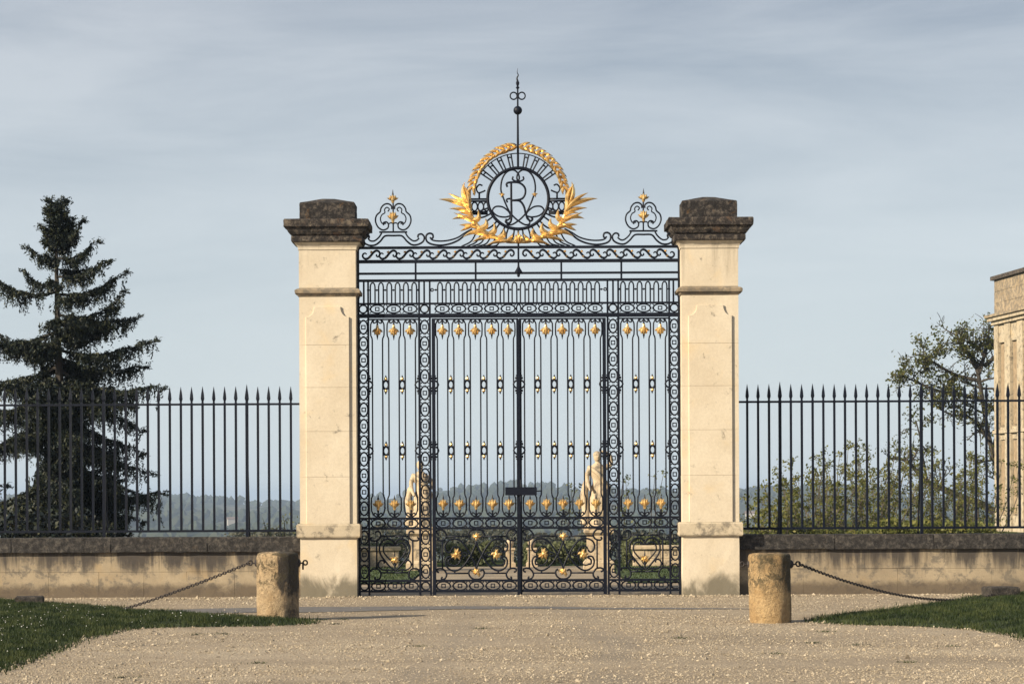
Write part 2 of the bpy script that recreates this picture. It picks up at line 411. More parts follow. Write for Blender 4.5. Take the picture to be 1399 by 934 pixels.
us = sorted(set([-1.6, -1.2, -0.9, -0.7, -0.5, -0.4, -0.32] + [round(x, 5) for x in np.linspace(-0.27, 0.27, 261)] + [0.32, 0.4, 0.5, 0.7, 0.9, 1.2, 1.6]))
V = []
for y in ys:
    dd = max(45, y + D0)
    for u in us:
        x = u * dd
        z = terrain_z(x, y)
        if y > 3150: z = terrain_z(u * (3100 + D0), 3100) - (y - 3100) * 0.01
        V.append((x, y, z))
nu = len(us); Fc = []
for j in range(len(ys) - 1):
    for i in range(nu - 1): Fc += [j * nu + i, j * nu + i + 1, (j + 1) * nu + i + 1, (j + 1) * nu + i]
m, t, b = newmat('terrain'); p, g = posn(t)
f = noise(t, p, 0.012, 6, 0.6, 0.3, (1, 0.45, 1))
c = ramp(t, [(0.34, (0.020, 0.030, 0.016)), (0.50, (0.040, 0.050, 0.022)), (0.58, (0.085, 0.080, 0.045)), (0.66, (0.12, 0.105, 0.065)), (0.74, (0.045, 0.055, 0.025))], f)
near = noise(t, p, 2.0, 5)
c2 = ramp(t, [(0.3, (0.030, 0.045, 0.014)), (0.7, (0.055, 0.075, 0.022))], near)
sx = t.nodes.new('ShaderNodeSeparateXYZ'); t.links.new(p, sx.inputs[0])
c = mixc(t, maprange(t, sx.outputs[1], 90, 160), c2, c)
t.links.new(c, b.inputs['Base Color']); b.inputs['Roughness'].default_value = 1.0; b.inputs['Specular IOR Level'].default_value = 0.1
terr = place('terrain', np_mesh('terrain', np.array(V), np.array(Fc), 4, m, True))
tag(terr, 'grassy terrace falling to a wooded valley and hazy blue hills', 'terrain', kind='structure')

# gravel forecourt, gently uneven
def gz(x, y):
    return 0.014 * fnoise((x, y, 0), 0.33, 2.2) + 0.008 * fnoise((x, y, 0), 1.1, 4.2)
gx_ = np.linspace(-26, 26, 131); gy_ = np.linspace(-40, 1.2, 104)
V = [(x, y, gz(x, y)) for y in gy_ for x in gx_]
nu = len(gx_); Fc = []
for j in range(len(gy_) - 1):
    for i in range(nu - 1): Fc += [j * nu + i, j * nu + i + 1, (j + 1) * nu + i + 1, (j + 1) * nu + i]
tag(place('gravel_forecourt', np_mesh('gravel_forecourt', np.array(V), np.array(Fc), 4, M_gravel, True)),
    'pale beige gravel forecourt in front of the gate', 'gravel', kind='structure')

# ------------------------------------------------------------------ lawns cut into the gravel
def poly_world(pts): return [gpt(*q) for q in pts]
lawn_a = poly_world([(-60, 818), (0, 821), (35, 824), (70, 826.5), (110, 829), (150, 832), (200, 836.5), (250, 840), (310, 843.5), (360, 846.5), (405, 848), (428, 850.5),
                     (405, 853.5), (360, 855), (300, 855.5), (250, 856.5), (200, 857.5), (165, 860.5), (148, 865), (120, 870), (98, 877), (80, 885), (55, 895), (25, 907), (-5, 917), (-60, 930)])
lawn_b = poly_world([(1108, 849), (1140, 842), (1180, 838.5), (1210, 835), (1260, 829), (1310, 822), (1350, 815), (1399, 811), (1470, 806),
                     (1470, 890), (1430, 880), (1405, 873), (1385, 866), (1350, 861), (1320, 858), (1290, 856.5), (1240, 854.5), (1190, 853.5), (1150, 852)])
def inside(poly, X, Y):
    r = np.zeros(len(X), bool); n = len(poly)
    for i in range(n):
        x0, y0 = poly[i]; x1, y1 = poly[(i + 1) % n]
        if y0 == y1: continue
        cnd = ((y0 > Y) != (y1 > Y)) & (X < (x1 - x0) * (Y - y0) / (y1 - y0) + x0)
        r ^= cnd
    return r
def edge_dist(poly, X, Y):
    d = np.full(len(X), 1e9); n = len(poly)
    for i in range(n):
        a = np.array(poly[i]); bb = np.array(poly[(i + 1) % n]); e = bb - a; q = e @ e + 1e-12
        tt = np.clip(((X - a[0]) * e[0] + (Y - a[1]) * e[1]) / q, 0, 1)
        d = np.minimum(d, np.hypot(X - a[0] - tt * e[0], Y - a[1] - tt * e[1]))
    return d
def vgz(X, Y): return np.array([gz(x, y) for x, y in zip(X, Y)])
def lawn(poly, n_blades, label, blade_label, hmax):
    P = np.array(poly); lo = P.min(0) - 0.1; hi = P.max(0) + 0.1
    # mound
    nx = int((hi[0] - lo[0]) / 0.16) + 2; ny = int((hi[1] - lo[1]) / 0.16) + 2
    X, Y = np.meshgrid(np.linspace(lo[0], hi[0], nx), np.linspace(lo[1], hi[1], ny)); X = X.ravel(); Y = Y.ravel()
    ins = inside(poly, X, Y); ed = edge_dist(poly, X, Y)
    h = np.where(ins, np.clip(ed / 0.9, 0, 1) ** 0.7 * hmax + 0.008, -0.05 - 0.1 * np.clip(ed, 0, 1))
    Z = vgz(X, Y) + h
    fc = []
    for j in range(ny - 1):
        for i in range(nx - 1):
            q = [j * nx + i, j * nx + i + 1, (j + 1) * nx + i + 1, (j + 1) * nx + i]
            if any(ins[k] or ed[k] < 0.25 for k in q): fc += q
    tag(place('lawn', np_mesh('lawn', np.stack([X, Y, Z], 1), np.array(fc), 4, M_soil, True)), label, 'lawn', kind='structure')
    # blades
    bx = rng.uniform(lo[0], hi[0], n_blades * 4); by = rng.uniform(lo[1], hi[1], n_blades * 4)
    jit = 0.17
    k = inside(poly, bx + rng.normal(0, jit * 0.5, len(bx)), by + rng.normal(0, jit, len(bx)))
    cl = np.array([fnoise((x, y, 0), 3.0, 6.0) for x, y in zip(bx[k], by[k])])
    bx, by = bx[k][:n_blades], by[k][:n_blades]; cl = cl[:n_blades]
    n = len(bx)
    ed = edge_dist(poly, bx, by); bz = vgz(bx, by) + np.clip(ed / 0.9, 0, 1) ** 0.7 * hmax
    hgt = rng.uniform(0.025, 0.065, n) * (1.0 + 0.6 * cl); wd = rng.uniform(0.004, 0.008, n)
    a = rng.uniform(0, PI, n); lx = rng.normal(0, 0.022, n); ly = rng.normal(0, 0.022, n)
    v0 = np.stack([bx - np.cos(a) * wd, by - np.sin(a) * wd, bz - 0.01], 1)
    v1 = np.stack([bx + np.cos(a) * wd, by + np.sin(a) * wd, bz - 0.01], 1)
    v2 = np.stack([bx + lx, by + ly, bz + hgt], 1)
    V = np.stack([v0, v1, v2], 1).reshape(-1, 3)
    tag(place('grass', np_mesh('grass', V, np.arange(3 * n), 3, M_grass)), blade_label, 'grass', kind='stuff')
    return lo, hi
lawn(lawn_a, 95000, 'turf mound under the wedge of lawn by the mossy bollard', 'short green grass on the lawn wedge by the mossy bollard', 0.05)
lawn(lawn_b, 60000, 'turf mound under the wedge of lawn by the ochre bollard', 'short green grass on the lawn wedge by the ochre bollard', 0.06)
# daisies
dx = rng.uniform(-9, -3, 3000); dy = rng.uniform(-16, -3, 3000); k = inside(lawn_a, dx, dy); dx, dy = dx[k][:150], dy[k][:150]
dz = vgz(dx, dy) + np.clip(edge_dist(lawn_a, dx, dy) / 0.9, 0, 1) ** 0.7 * 0.05 + 0.05
V = []; Fc = []
for i in range(len(dx)):
    r_ = rng.uniform(0.003, 0.0065)
    for q in range(5): V.append((dx[i] + r_ * math.cos(q * 1.257), dy[i] + r_ * math.sin(q * 1.257) * 0.7, dz[i] + r_ * math.sin(q * 1.257) * 0.7))
    Fc += list(range(i * 5, i * 5 + 5))
tag(place('daisies', np_mesh('daisies', np.array(V), np.array(Fc), 5, M_daisy)), 'tiny white daisies sprinkled over the lawn wedge', 'daisies', kind='stuff')

# weeds and dead leaves pressed into the gravel
WV = []
for px, py in ((272, 867), (300, 866), (575, 882), (930, 872), (1110, 878), (1180, 880), (1300, 882), (350, 905), (170, 925), (1240, 905), (660, 858), (470, 846), (455, 852), (440, 847), (1130, 862), (1060, 893)):
    wx, wy = gpt(px, py)
    for _ in range(34):
        x = wx + rng.normal(0, 0.06); y = wy + rng.normal(0, 0.05); a = rng.uniform(0, PI); q = 0.006; z_ = gz(x, y)
        WV += [(x - math.cos(a) * q, y - math.sin(a) * q, z_), (x + math.cos(a) * q, y + math.sin(a) * q, z_), (x + rng.normal(0, .025), y + rng.normal(0, .025), z_ + rng.uniform(0.008, 0.028))]
tag(place('weeds', np_mesh('weeds', np.array(WV), np.arange(len(WV)), 3, M_grass)), 'small weeds sprouting in the gravel', 'weeds', kind='stuff')

# ------------------------------------------------------------------ dark grey strip laid over the gravel, tapering towards +X
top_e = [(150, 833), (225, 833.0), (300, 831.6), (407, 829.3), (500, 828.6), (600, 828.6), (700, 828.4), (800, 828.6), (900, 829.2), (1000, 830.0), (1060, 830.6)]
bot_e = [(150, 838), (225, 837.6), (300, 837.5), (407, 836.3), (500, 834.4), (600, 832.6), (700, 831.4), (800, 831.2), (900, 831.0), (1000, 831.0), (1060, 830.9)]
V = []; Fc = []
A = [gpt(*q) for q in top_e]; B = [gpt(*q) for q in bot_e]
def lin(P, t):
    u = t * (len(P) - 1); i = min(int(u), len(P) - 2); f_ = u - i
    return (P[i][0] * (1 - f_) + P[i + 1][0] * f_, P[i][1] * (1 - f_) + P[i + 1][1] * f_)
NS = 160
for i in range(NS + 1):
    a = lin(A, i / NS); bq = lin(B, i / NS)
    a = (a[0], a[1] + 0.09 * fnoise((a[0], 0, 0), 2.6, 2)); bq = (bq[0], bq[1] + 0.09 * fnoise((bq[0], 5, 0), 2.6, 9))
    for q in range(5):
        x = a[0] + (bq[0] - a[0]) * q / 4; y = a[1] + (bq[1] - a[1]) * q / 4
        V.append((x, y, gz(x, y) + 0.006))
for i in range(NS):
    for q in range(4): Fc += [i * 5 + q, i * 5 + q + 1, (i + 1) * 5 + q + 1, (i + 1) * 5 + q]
tag(place('path', np_mesh('path', np.array(V), np.array(Fc), 4, M_grey_strip, True)), 'thin dark grey strip crossing the gravel before the gate', 'path', kind='structure')
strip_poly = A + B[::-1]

# ------------------------------------------------------------------ pebbles
def pebbles(X, Y, Zb, R, name, label):
    n = len(X)
    base = np.array([(1, 0, 0), (0, 1, 0), (-1, 0, 0), (0, -1, 0), (0, 0, 1), (0, 0, -1)], float)
    tri = np.array([(0, 1, 4), (1, 2, 4), (2, 3, 4), (3, 0, 4), (1, 0, 5), (2, 1, 5), (3, 2, 5), (0, 3, 5)])
    P = base[None] * (1 + rng.uniform(-0.35, 0.35, (n, 6, 1))) + rng.normal(0, 0.12, (n, 6, 3))
    a = rng.uniform(0, 2 * PI, n); ca, sa = np.cos(a)[:, None], np.sin(a)[:, None]
    P = P * np.stack([np.ones(n), rng.uniform(0.6, 1, n), rng.uniform(0.45, 0.8, n)], 1)[:, None]
    x = P[..., 0] * ca - P[..., 1] * sa; y = P[..., 0] * sa + P[..., 1] * ca
    V = np.stack([x * R[:, None] + X[:, None], y * R[:, None] + Y[:, None], P[..., 2] * R[:, None] + (Zb + R * 0.15)[:, None]], 2)
    Fi = (tri[None] + (np.arange(n) * 6)[:, None, None]).ravel()
    return tag(place(name, np_mesh(name, V.reshape(-1, 3), Fi, 3, M_pebble)), label, 'pebbles', kind='stuff')
n = 150000
Y = -17.6 + 17.9 * rng.uniform(0, 1, n) ** 1.15; X = CX + rng.uniform(-0.24, 0.24, n) * (Y + D0)
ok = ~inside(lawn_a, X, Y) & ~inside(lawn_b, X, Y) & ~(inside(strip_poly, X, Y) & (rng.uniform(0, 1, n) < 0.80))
dens = np.array([fnoise((x * 0.6, y, 0), 0.8, 7.7) for x, y in zip(X, Y)])
ok &= rng.uniform(-0.45, 0.55, n) < dens + 0.28
ok &= ~((np.abs(np.abs(X) - 0.78 - 0.15 * np.sin(Y * 0.4)) < 0.24) & (rng.uniform(0, 1, n) < 0.55))
X, Y = X[ok], Y[ok]
R = rng.lognormal(math.log(0.0060), 0.48, len(X)).clip(0.004, 0.032)
# coarser stones drifting against the lawn edges, the wall foot and the piers
X2, Y2 = [], []
for poly in (lawn_a, lawn_b):
    for i in range(len(poly)):
        a = np.array(poly[i]); bb = np.array(poly[(i + 1) % len(poly)]); l = np.hypot(*(bb - a)); k_ = int(l * 60)
        tt = rng.uniform(0, 1, k_); X2 += list(a[0] + (bb[0] - a[0]) * tt + rng.normal(0, 0.05, k_)); Y2 += list(a[1] + (bb[1] - a[1]) * tt + rng.normal(0, 0.13, k_))
k_ = 2600
X2 += list(rng.uniform(-8.6, 8.6, k_)); Y2 += list(-np.abs(rng.normal(0, 0.30, k_)) - 0.02)
X2, Y2 = np.array(X2), np.array(Y2)
o2 = ~(inside(lawn_a, X2, Y2) & (edge_dist(lawn_a, X2, Y2) > 0.05)) & ~(inside(lawn_b, X2, Y2) & (edge_dist(lawn_b, X2, Y2) > 0.05))
X2, Y2 = X2[o2], Y2[o2]
R2 = rng.lognormal(math.log(0.013), 0.45, len(X2)).clip(0.006, 0.045)
X = np.concatenate([X, X2]); Y = np.concatenate([Y, Y2]); R = np.concatenate([R, R2])
pebbles(X, Y, vgz(X, Y), R, 'pebbles', 'loose pale gravel stones strewn over the forecourt')

# ------------------------------------------------------------------ stone pieces
def loft_square(prof, seg=6, jit=0.004, shallow=0.0, seed=0.0, zsub=0.15):
    """square-plan loft: prof list of (half_width, z); centred on the origin"""
    P2 = []
    for (h0, z0), (h1, z1) in zip(prof, prof[1:]):
        k = max(1, int(abs(z1 - z0) / zsub))
        for i in range(k): P2.append((h0 + (h1 - h0) * i / k, z0 + (z1 - z0) * i / k))
    P2.append(prof[-1])
    bm = bmesh.new(); rings = []
    for h, z in P2:
        ring = []
        for sx_, sy_, ex, ey in ((-1, -1, 1, 0), (1, -1, 0, 1), (1, 1, -1, 0), (-1, 1, 0, -1)):
            for k in range(seg):
                f_ = 2 * k / seg
                x = (sx_ + ex * f_) * h; y = (sy_ + ey * f_) * h
                nn = Vector((x, y, z))
                dsp = fnoise(nn, 3.0, seed) * jit * 0.6 + fnoise(nn, 17.0, seed + 2) * jit * 0.9
                if k == 0: dsp -= min(0.006, jit * 0.5 + 0.002)
                l = math.hypot(x, y) or 1
                ky = max(0.55, (h - shallow) / h)
                ring.append(bm.verts.new((x + x / l * dsp, (y + y / l * dsp) * ky, z + fnoise(nn, 7, seed + 5) * jit * 0.4)))
        rings.append(ring)
    n_ = seg * 4
    for a, b_ in zip(rings, rings[1:]):
        for k in range(n_): bm.faces.new((a[k], a[(k + 1) % n_], b_[(k + 1) % n_], b_[k]))
    bm.faces.new(rings[0][::-1]); bm.faces.new(rings[-1])
    return bm
def rough_block(sx_, sy_, sz_, seed, jit=0.004, bev=0.008, cuts=2):
    bm = bmesh.new(); box(bm, 0, sx_, 0, sy_, 0, sz_)
    bmesh.ops.bevel(bm, geom=bm.edges[:], offset=bev, segments=1, affect='EDGES')
    if cuts:
        long_ = [e for e in bm.edges if e.calc_length() > 0.2]
        bmesh.ops.subdivide_edges(bm, edges=long_, cuts=cuts, use_grid_fill=True)
    for v_ in bm.verts:
        p_ = v_.co
        v_.co = p_ + Vector((fnoise(p_, 5, seed), fnoise(p_, 5, seed + 11), fnoise(p_, 5, seed + 23))) * jit
    return bm

def pier(X0, label, seed, group):
    r_ = empty('gate_pier', (X0, 0.273, 0), label, 'pier', group)
    z = lambda y: (814 - y) / 88.0
    H = 0.443
    build('plinth', loft_square([(H, -0.06), (H, z(733.3))], 10, 0.006, shallow=0.17, seed=seed), M_pier, r_)
    build('plinth_moulding', loft_square([(H + 0.04, z(733)), (H + 0.052, z(731)), (H + 0.052, z(716)), (H + 0.035, z(714))], 10, 0.006, shallow=0.17, seed=seed + 1), M_pier_mould, r_)
    cuts_ = [714, 650, 588, 528, 470, 404]
    for i, (a, b_) in enumerate(zip(cuts_, cuts_[1:])):
        build('stone_block', loft_square([(H - 0.003, z(a) + 0.0003), (H, z(a) + 0.0025), (H, z(b_) - 0.0025), (H - 0.003, z(b_) - 0.0003)], 8, 0.003, shallow=0.17, seed=seed + i * 3), M_pier, r_)
    # raised panel with scooped top corners, in the same courses, on the front and the back
    hw = 0.338; pc = [714, 650, 588, 528, 470]
    def slab(outl, sgn):
        bm = bmesh.new()
        yo = -(H - 0.17 + 0.030); yi = -(H - 0.17 - 0.012)
        ins = [(x * 0.982, zz + (0.002 if k < 2 else -0.002)) for k, (x, zz) in enumerate(outl)]
        a = [bm.verts.new((x, sgn * yi, zz)) for x, zz in outl]
        c_ = [bm.verts.new((x, sgn * (yo + 0.007), zz)) for x, zz in outl]
        d_ = [bm.verts.new((x, sgn * yo, zz)) for x, zz in ins]
        n_ = len(outl)
        for P_, Q_ in ((a, c_), (c_, d_)):
            for k in range(n_): bm.faces.new((P_[k], P_[(k + 1) % n_], Q_[(k + 1) % n_], Q_[k]))
        bm.faces.new(d_)
        return bm
    for sgn in (1, -1):
        for a, b_ in zip(pc, pc[1:]):
            build('panel_block', slab([(-hw, z(a) + 0.0005), (hw, z(a) + 0.0005), (hw, z(b_) - 0.0005), (-hw, z(b_) - 0.0005)], sgn), M_pier, r_)
        top = [(-hw, z(470) + 0.001), (hw, z(470) + 0.001), (hw, z(432))]
        rr = z(418) - z(432)
        for k in range(0, 7):
            an = k / 6 * PI / 2
            top.append((hw - 0.012 - rr * 0.9 * math.sin(an) * 0.85, z(432) + rr * (1 - math.cos(an))))
        top += [(-x, zz) for x, zz in top[:1:-1]]
        build('panel_head', slab(top, sgn), M_pier, r_)
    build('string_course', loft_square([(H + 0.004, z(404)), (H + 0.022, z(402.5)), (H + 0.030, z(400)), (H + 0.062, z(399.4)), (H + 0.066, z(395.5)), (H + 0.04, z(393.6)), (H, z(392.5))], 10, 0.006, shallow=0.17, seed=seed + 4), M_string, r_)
    build('upper_block', loft_square([(H - 0.003, z(392.2)), (H, z(391)), (H, z(340.2))], 8, 0.003, shallow=0.17, seed=seed + 6), M_pier, r_)
    build('neck_moulding', loft_square([(H + 0.012, z(340)), (H + 0.016, z(337)), (H + 0.032, z(334)), (H + 0.070, z(330.2))], 8, 0.004, shallow=0.17, seed=seed + 7, zsub=0.03), M_pier, r_)
    build('cornice', loft_square([(H + 0.092, z(330)), (H + 0.108, z(328.5)), (H + 0.108, z(322.5)), (H + 0.085, z(321.8)), (H + 0.120, z(319.5)), (H + 0.155, z(316)), (H + 0.172, z(312.5)), (H + 0.180, z(310.6)), (H + 0.214, z(310)), (H + 0.218, z(301.5)), (H + 0.206, z(299.7))], 24, 0.011, shallow=0.17, seed=seed + 8, zsub=0.03), M_cornice, r_)
    build('capstone', loft_square([(H - 0.012, z(299.6)), (H - 0.014, z(276)), (H - 0.024, z(274.6)), (0.10, z(268.0)), (0.05, z(267.7))], 22, 0.011, shallow=0.17, seed=seed + 9, zsub=0.025), M_cap, r_)
    return r_
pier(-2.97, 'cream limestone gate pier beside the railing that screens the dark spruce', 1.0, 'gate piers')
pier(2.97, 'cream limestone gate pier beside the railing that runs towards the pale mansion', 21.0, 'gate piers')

# low walls with ashlar courses and a dark coping
def low_wall(sgn, label, seed):
    r_ = empty('low_wall', (sgn * 3.40, 0.24, 0), label, 'wall', 'low walls either side of the gate')
    L_ = 8.4
    bm = bmesh.new(); a, b_ = sorted((0.0, sgn * L_)); box(bm, a, b_, 0.03, 0.40, -0.1, 0.70)
    build('core', bm, M_wall, r_)
    rnd = random.Random(int(seed))
    for z0, z1, off in ((-0.05, 0.395, 0.36), (0.398, 0.745, 0.0)):
        x = 0.0; first = True
        while x < L_:
            wd = (0.73 + rnd.uniform(-0.06, 0.06)) * (1 if not first or not off else 0.5); first = False
            wd = min(wd, L_ - x)
            if wd < 0.1: break
            bm = rough_block(wd - 0.001, 0.40, z1 - z0 - 0.0005, seed + x, 0.004, 0.0022 if sgn > 0 else 0.0012, 1)
            xx = x if sgn > 0 else -x - wd
            build('stone_block', bm, M_wall, r_, (xx + 0.001, rnd.uniform(-0.0015, 0.0015), z0))
            x += wd
    x = 0.0
    while x < L_:
        wd = min(1.45 + rnd.uniform(-0.15, 0.15), L_ - x)
        if wd < 0.1: break
        bm = rough_block(wd - 0.002, 0.56, 0.232, seed + 50 + x, 0.012, 0.008, 6)
        xx = x if sgn > 0 else -x - wd
        build('coping_stone', bm, M_coping, r_, (xx + 0.003, -0.075, 0.70 + rnd.uniform(-0.002, 0.002)))
        x += wd
low_wall(-1, 'low stained stone wall with dark coping in front of the spruce', 3)
low_wall(1, 'low ashlar stone wall with dark coping in front of the leafy shrubs', 8)

# ------------------------------------------------------------------ iron railings on the walls
bm = bmesh.new(); hb = 0.0175
def sq(h, z): return [bm.verts.new((sx_ * h, sy_ * h, z)) for sx_, sy_ in ((-1, -1), (1, -1), (1, 1), (-1, 1))]
rg = [sq(hb, 1.02), sq(hb, 3.03), sq(hb * 0.8, 3.06), sq(hb * 1.45, 3.105), sq(hb * 1.1, 3.18), sq(0.002, 3.297)]
for A_, B_ in zip(rg, rg[1:]):
    for k in range(4): bm.faces.new((A_[k], A_[(k + 1) % 4], B_[(k + 1) % 4], B_[k]))
bm.faces.new(rg[0][::-1]); bm.faces.new(rg[-1])
me_bar = mesh_of(bm, 'bar', M_iron)
bm = bmesh.new(); hb = 0.023
rg = [sq(hb, 0.90), sq(hb, 3.03), sq(hb * 0.8, 3.06), sq(hb * 1.3, 3.105), sq(hb * 1.0, 3.18), sq(0.002, 3.33)]
for A_, B_ in zip(rg, rg[1:]):
    for k in range(4): bm.faces.new((A_[k], A_[(k + 1) % 4], B_[(k + 1) % 4], B_[k]))
bm.faces.new(rg[0][::-1]); bm.faces.new(rg[-1])
me_post = mesh_of(bm, 'post', M_iron)
FY = 0.48; FS = (D0 + FY) / F
def railing(sgn, first_px, pitch, post_k, label):
    x_first = CX + (first_px - 700) * FS; step = pitch * FS * sgn
    r_ = empty('iron_railing', (sgn * 3.41, FY, 0), label, 'railing', 'spear-topped railings')
    nb = 37; x_end = x_first + step * nb
    for z_, h in ((3.017, 0.016), (1.028, 0.018)):
        bm = bmesh.new(); a, b_ = sorted((0.0, x_end - sgn * 3.41)); box(bm, a, b_, -0.022, 0.022, z_ - h, z_ + h)
        build('rail', bm, M_iron, r_)
    for k in range(nb):
        xx = x_first + step * k - sgn * 3.41
        if k in post_k:
            place('post', me_post, r_, (xx, 0, 0))
            bm = bmesh.new(); tube(bm, [(xx, 0.03, 2.4), (xx, 0.33, 0.95), (xx, 0.33, 0.90)], 0.013, 6); build('stay', bm, M_iron, r_)
        else: place('bar', me_bar, r_, (xx + random.uniform(-0.003, 0.003), 0, random.uniform(-0.004, 0.004)), (0, 0, random.uniform(-0.05, 0.05)))
railing(-1, 398.5, 15.05, (4, 17, 30), 'black spear-topped iron railing in front of the dark spruce')
railing(1, 1022.0, 14.85, (3, 16, 29), 'black spear-topped iron railing in front of the leafy shrubs')

# ------------------------------------------------------------------ the gate ironwork (measured off the gate axis, gate pixels to metres)
GY = 0.30; K = (D0 + GY) / F
def zg(y): return EYE + (680 - y) * K
def g3(dx, y, dy=0.0): return Vector((dx * K, dy, zg(y)))
def gp(pts, s=1.0, cx=0.0, n=4, closed=False):
    """ironwork path; pts in gate pixels"""
    return cr([g3(s * (x + cx), y) for x, y in pts], n, closed)
def bar_h(name, parent, d0, d1, y, th, depth=0.04, mat=None):
    bm = bmesh.new(); a, b_ = sorted((d0 * K, d1 * K)); box(bm, a, b_, -depth / 2, depth / 2, zg(y) - th * K / 2, zg(y) + th * K / 2)
    return build(name, bm, mat or M_iron, parent)
def bar_v(name, parent, d, y0, y1, th, depth=0.04, z0=None):
    bm = bmesh.new(); box(bm, (d - th / 2) * K, (d + th / 2) * K, -depth / 2, depth / 2, zg(y1) if z0 is None else z0, zg(y0))
    return build(name, bm, M_iron, parent)
RI = 1.2 * K           # usual wire radius
# oval link with a little square ring, drawn flat at the origin (horizontal)
def oval_mesh(rx, ry, nm):
    bm = bmesh.new()
    pts = [(rx * K * math.cos(a), 0, ry * K * math.sin(a)) for a in [2 * PI * k / 18 for k in range(18)]]
    tube(bm, pts, RI * 1.0, 5, True)
    s_ = 2.4 * K
    tube(bm, [(-s_, 0, -s_), (s_, 0, -s_), (s_, 0, s_), (-s_, 0, s_)], RI * 1.15, 4, True)
    if rx > ry: tube(bm, [(-rx * K * 1.16, 0, 0), (-rx * K * 0.94, 0, 0)], RI * 1.5, 5); tube(bm, [(rx * K * 0.94, 0, 0), (rx * K * 1.16, 0, 0)], RI * 1.5, 5)
    else: tube(bm, [(0, 0, -ry * K * 1.14), (0, 0, -ry * K * 0.94)], RI * 1.5, 5); tube(bm, [(0, 0, ry * K * 0.94), (0, 0, ry * K * 1.14)], RI * 1.5, 5)
    for sx_ in (-1, 1):
        for sz_ in (-1, 1):
            if rx > ry: q = [(sx_ * rx * 0.80, sz_ * ry * 0.62), (sx_ * rx * 1.0, sz_ * ry * 0.80), (sx_ * rx * 1.11, sz_ * ry * 1.05)]
            else: q = [(sx_ * rx * 0.62, sz_ * ry * 0.80), (sx_ * rx * 0.80, sz_ * ry * 1.0), (sx_ * rx * 1.05, sz_ * ry * 1.11)]
            tube(bm, [(x * K, 0, z_ * K) for x, z_ in q], RI * 0.75, 4)
    return mesh_of(bm, nm, M_iron)
me_oval_h = oval_mesh(9.2, 5.9, 'oval_link'); me_oval_v = oval_mesh(5.6, 9.0, 'oval_link')
def ring_mesh(rad, rw, nm, seg=18):
    bm = bmesh.new(); tube(bm, [(rad * K * math.cos(2 * PI * k / seg), 0, rad * K * math.sin(2 * PI * k / seg)) for k in range(seg)], rw, 6, True)
    return mesh_of(bm, nm, M_iron)
me_ring5 = ring_mesh(5.4, RI * 1.05, 'ring'); me_ring2 = ring_mesh(1.8, RI * 0.8, 'ring', 10)
# lancet: two bars closing in a round head and foot
bm = bmesh.new()
half = [(7.0, 640), (7.0, 560), (7.0, 480), (7.0, 464), (7.4, 461), (9.0, 457.5), (9.3, 450), (9.0, 442), (6.8, 437.3), (3, 435.6)]
lo_ = [(7.0, 660), (7.0, 673), (7.4, 676), (9.0, 679.5), (9.3, 687), (9.0, 696), (6.8, 702), (3, 704.6)]
loop = half + [(-x, y) for x, y in half[::-1]] + [(-x, y) for x, y in lo_] + lo_[::-1]
tube(bm, [g3(x, y) for x, y in loop], RI * 0.92, 6, True)
for s in (1, -1):
    tube(bm, gp([(0, 436.5), (2.2, 439.4), (4.8, 440.6), (5.9, 438.8), (4.6, 437.9)], s, 0, 3), RI * 0.8, 5)
    tube(bm, gp([(0, 704), (2.2, 700.8), (4.8, 699.6), (5.9, 701.4), (4.6, 702.3)], s, 0, 3), RI * 0.8, 5)
tube(bm, [g3(0, 436), g3(0, 444)], RI * 1.0, 5); tube(bm, [g3(0, 704), g3(0, 694)], RI * 1.0, 5)
me_lancet = mesh_of(bm, 'lancet', M_iron, True)
# gilded bell flower (point down), origin at its centre
bm = bmesh.new()
lathe(bm, [(0.8 * K, 8.0 * K), (1.7 * K, 6.6 * K), (2.3 * K, 4.0 * K), (3.0 * K, 1.0 * K), (4.4 * K, -2.0 * K), (5.0 * K, -3.6 * K), (3.0 * K, -5.2 * K), (1.0 * K, -6.6 * K)], 10)
for s in (1, -1):
    blade(bm, (s * 1.5 * K, -0.004, 2.4 * K), (s * 4.6 * K, -0.01, -1.2 * K), (s * 8.0 * K, -0.006, -1.6 * K), 4.0 * K, 0.010)
    blade(bm, (s * 0.9 * K, -0.03, 2.5 * K), (s * 2.6 * K, -0.035, -2.0 * K), (s * 3.9 * K, -0.035, -6.6 * K), 4.0 * K, 0.012)
blade(bm, (0, -0.045, 5.0 * K), (0, -0.05, 0), (0, -0.035, -7.4 * K), 4.4 * K, 0.014)
me_flower = mesh_of(bm, 'gilded_flower', M_gold)
bm = bmesh.new()
tube(bm, [(0, 0, -13 * K), (0, 0, -9 * K), (0, 0, -7 * K), (0, 0, -5 * K), (0, 0, 5 * K), (0, 0, 8.5 * K), (0, 0, 11 * K)], [0.25 * K, 1.2 * K, 1.7 * K, 0.6 * K, 0.6 * K, 1.6 * K, 0.8 * K], 6)
me_spike = mesh_of(bm, 'spike', M_iron)
def flower(parent, d, y, up=False, s=1.0):
    o = place('gilded_flower', me_flower, parent, g3(d, y), (0, PI if up else 0, 0), (s * random.uniform(0.92, 1.06), s, s * random.uniform(0.95, 1.05)))
    place('spike', me_spike, o)
    return o
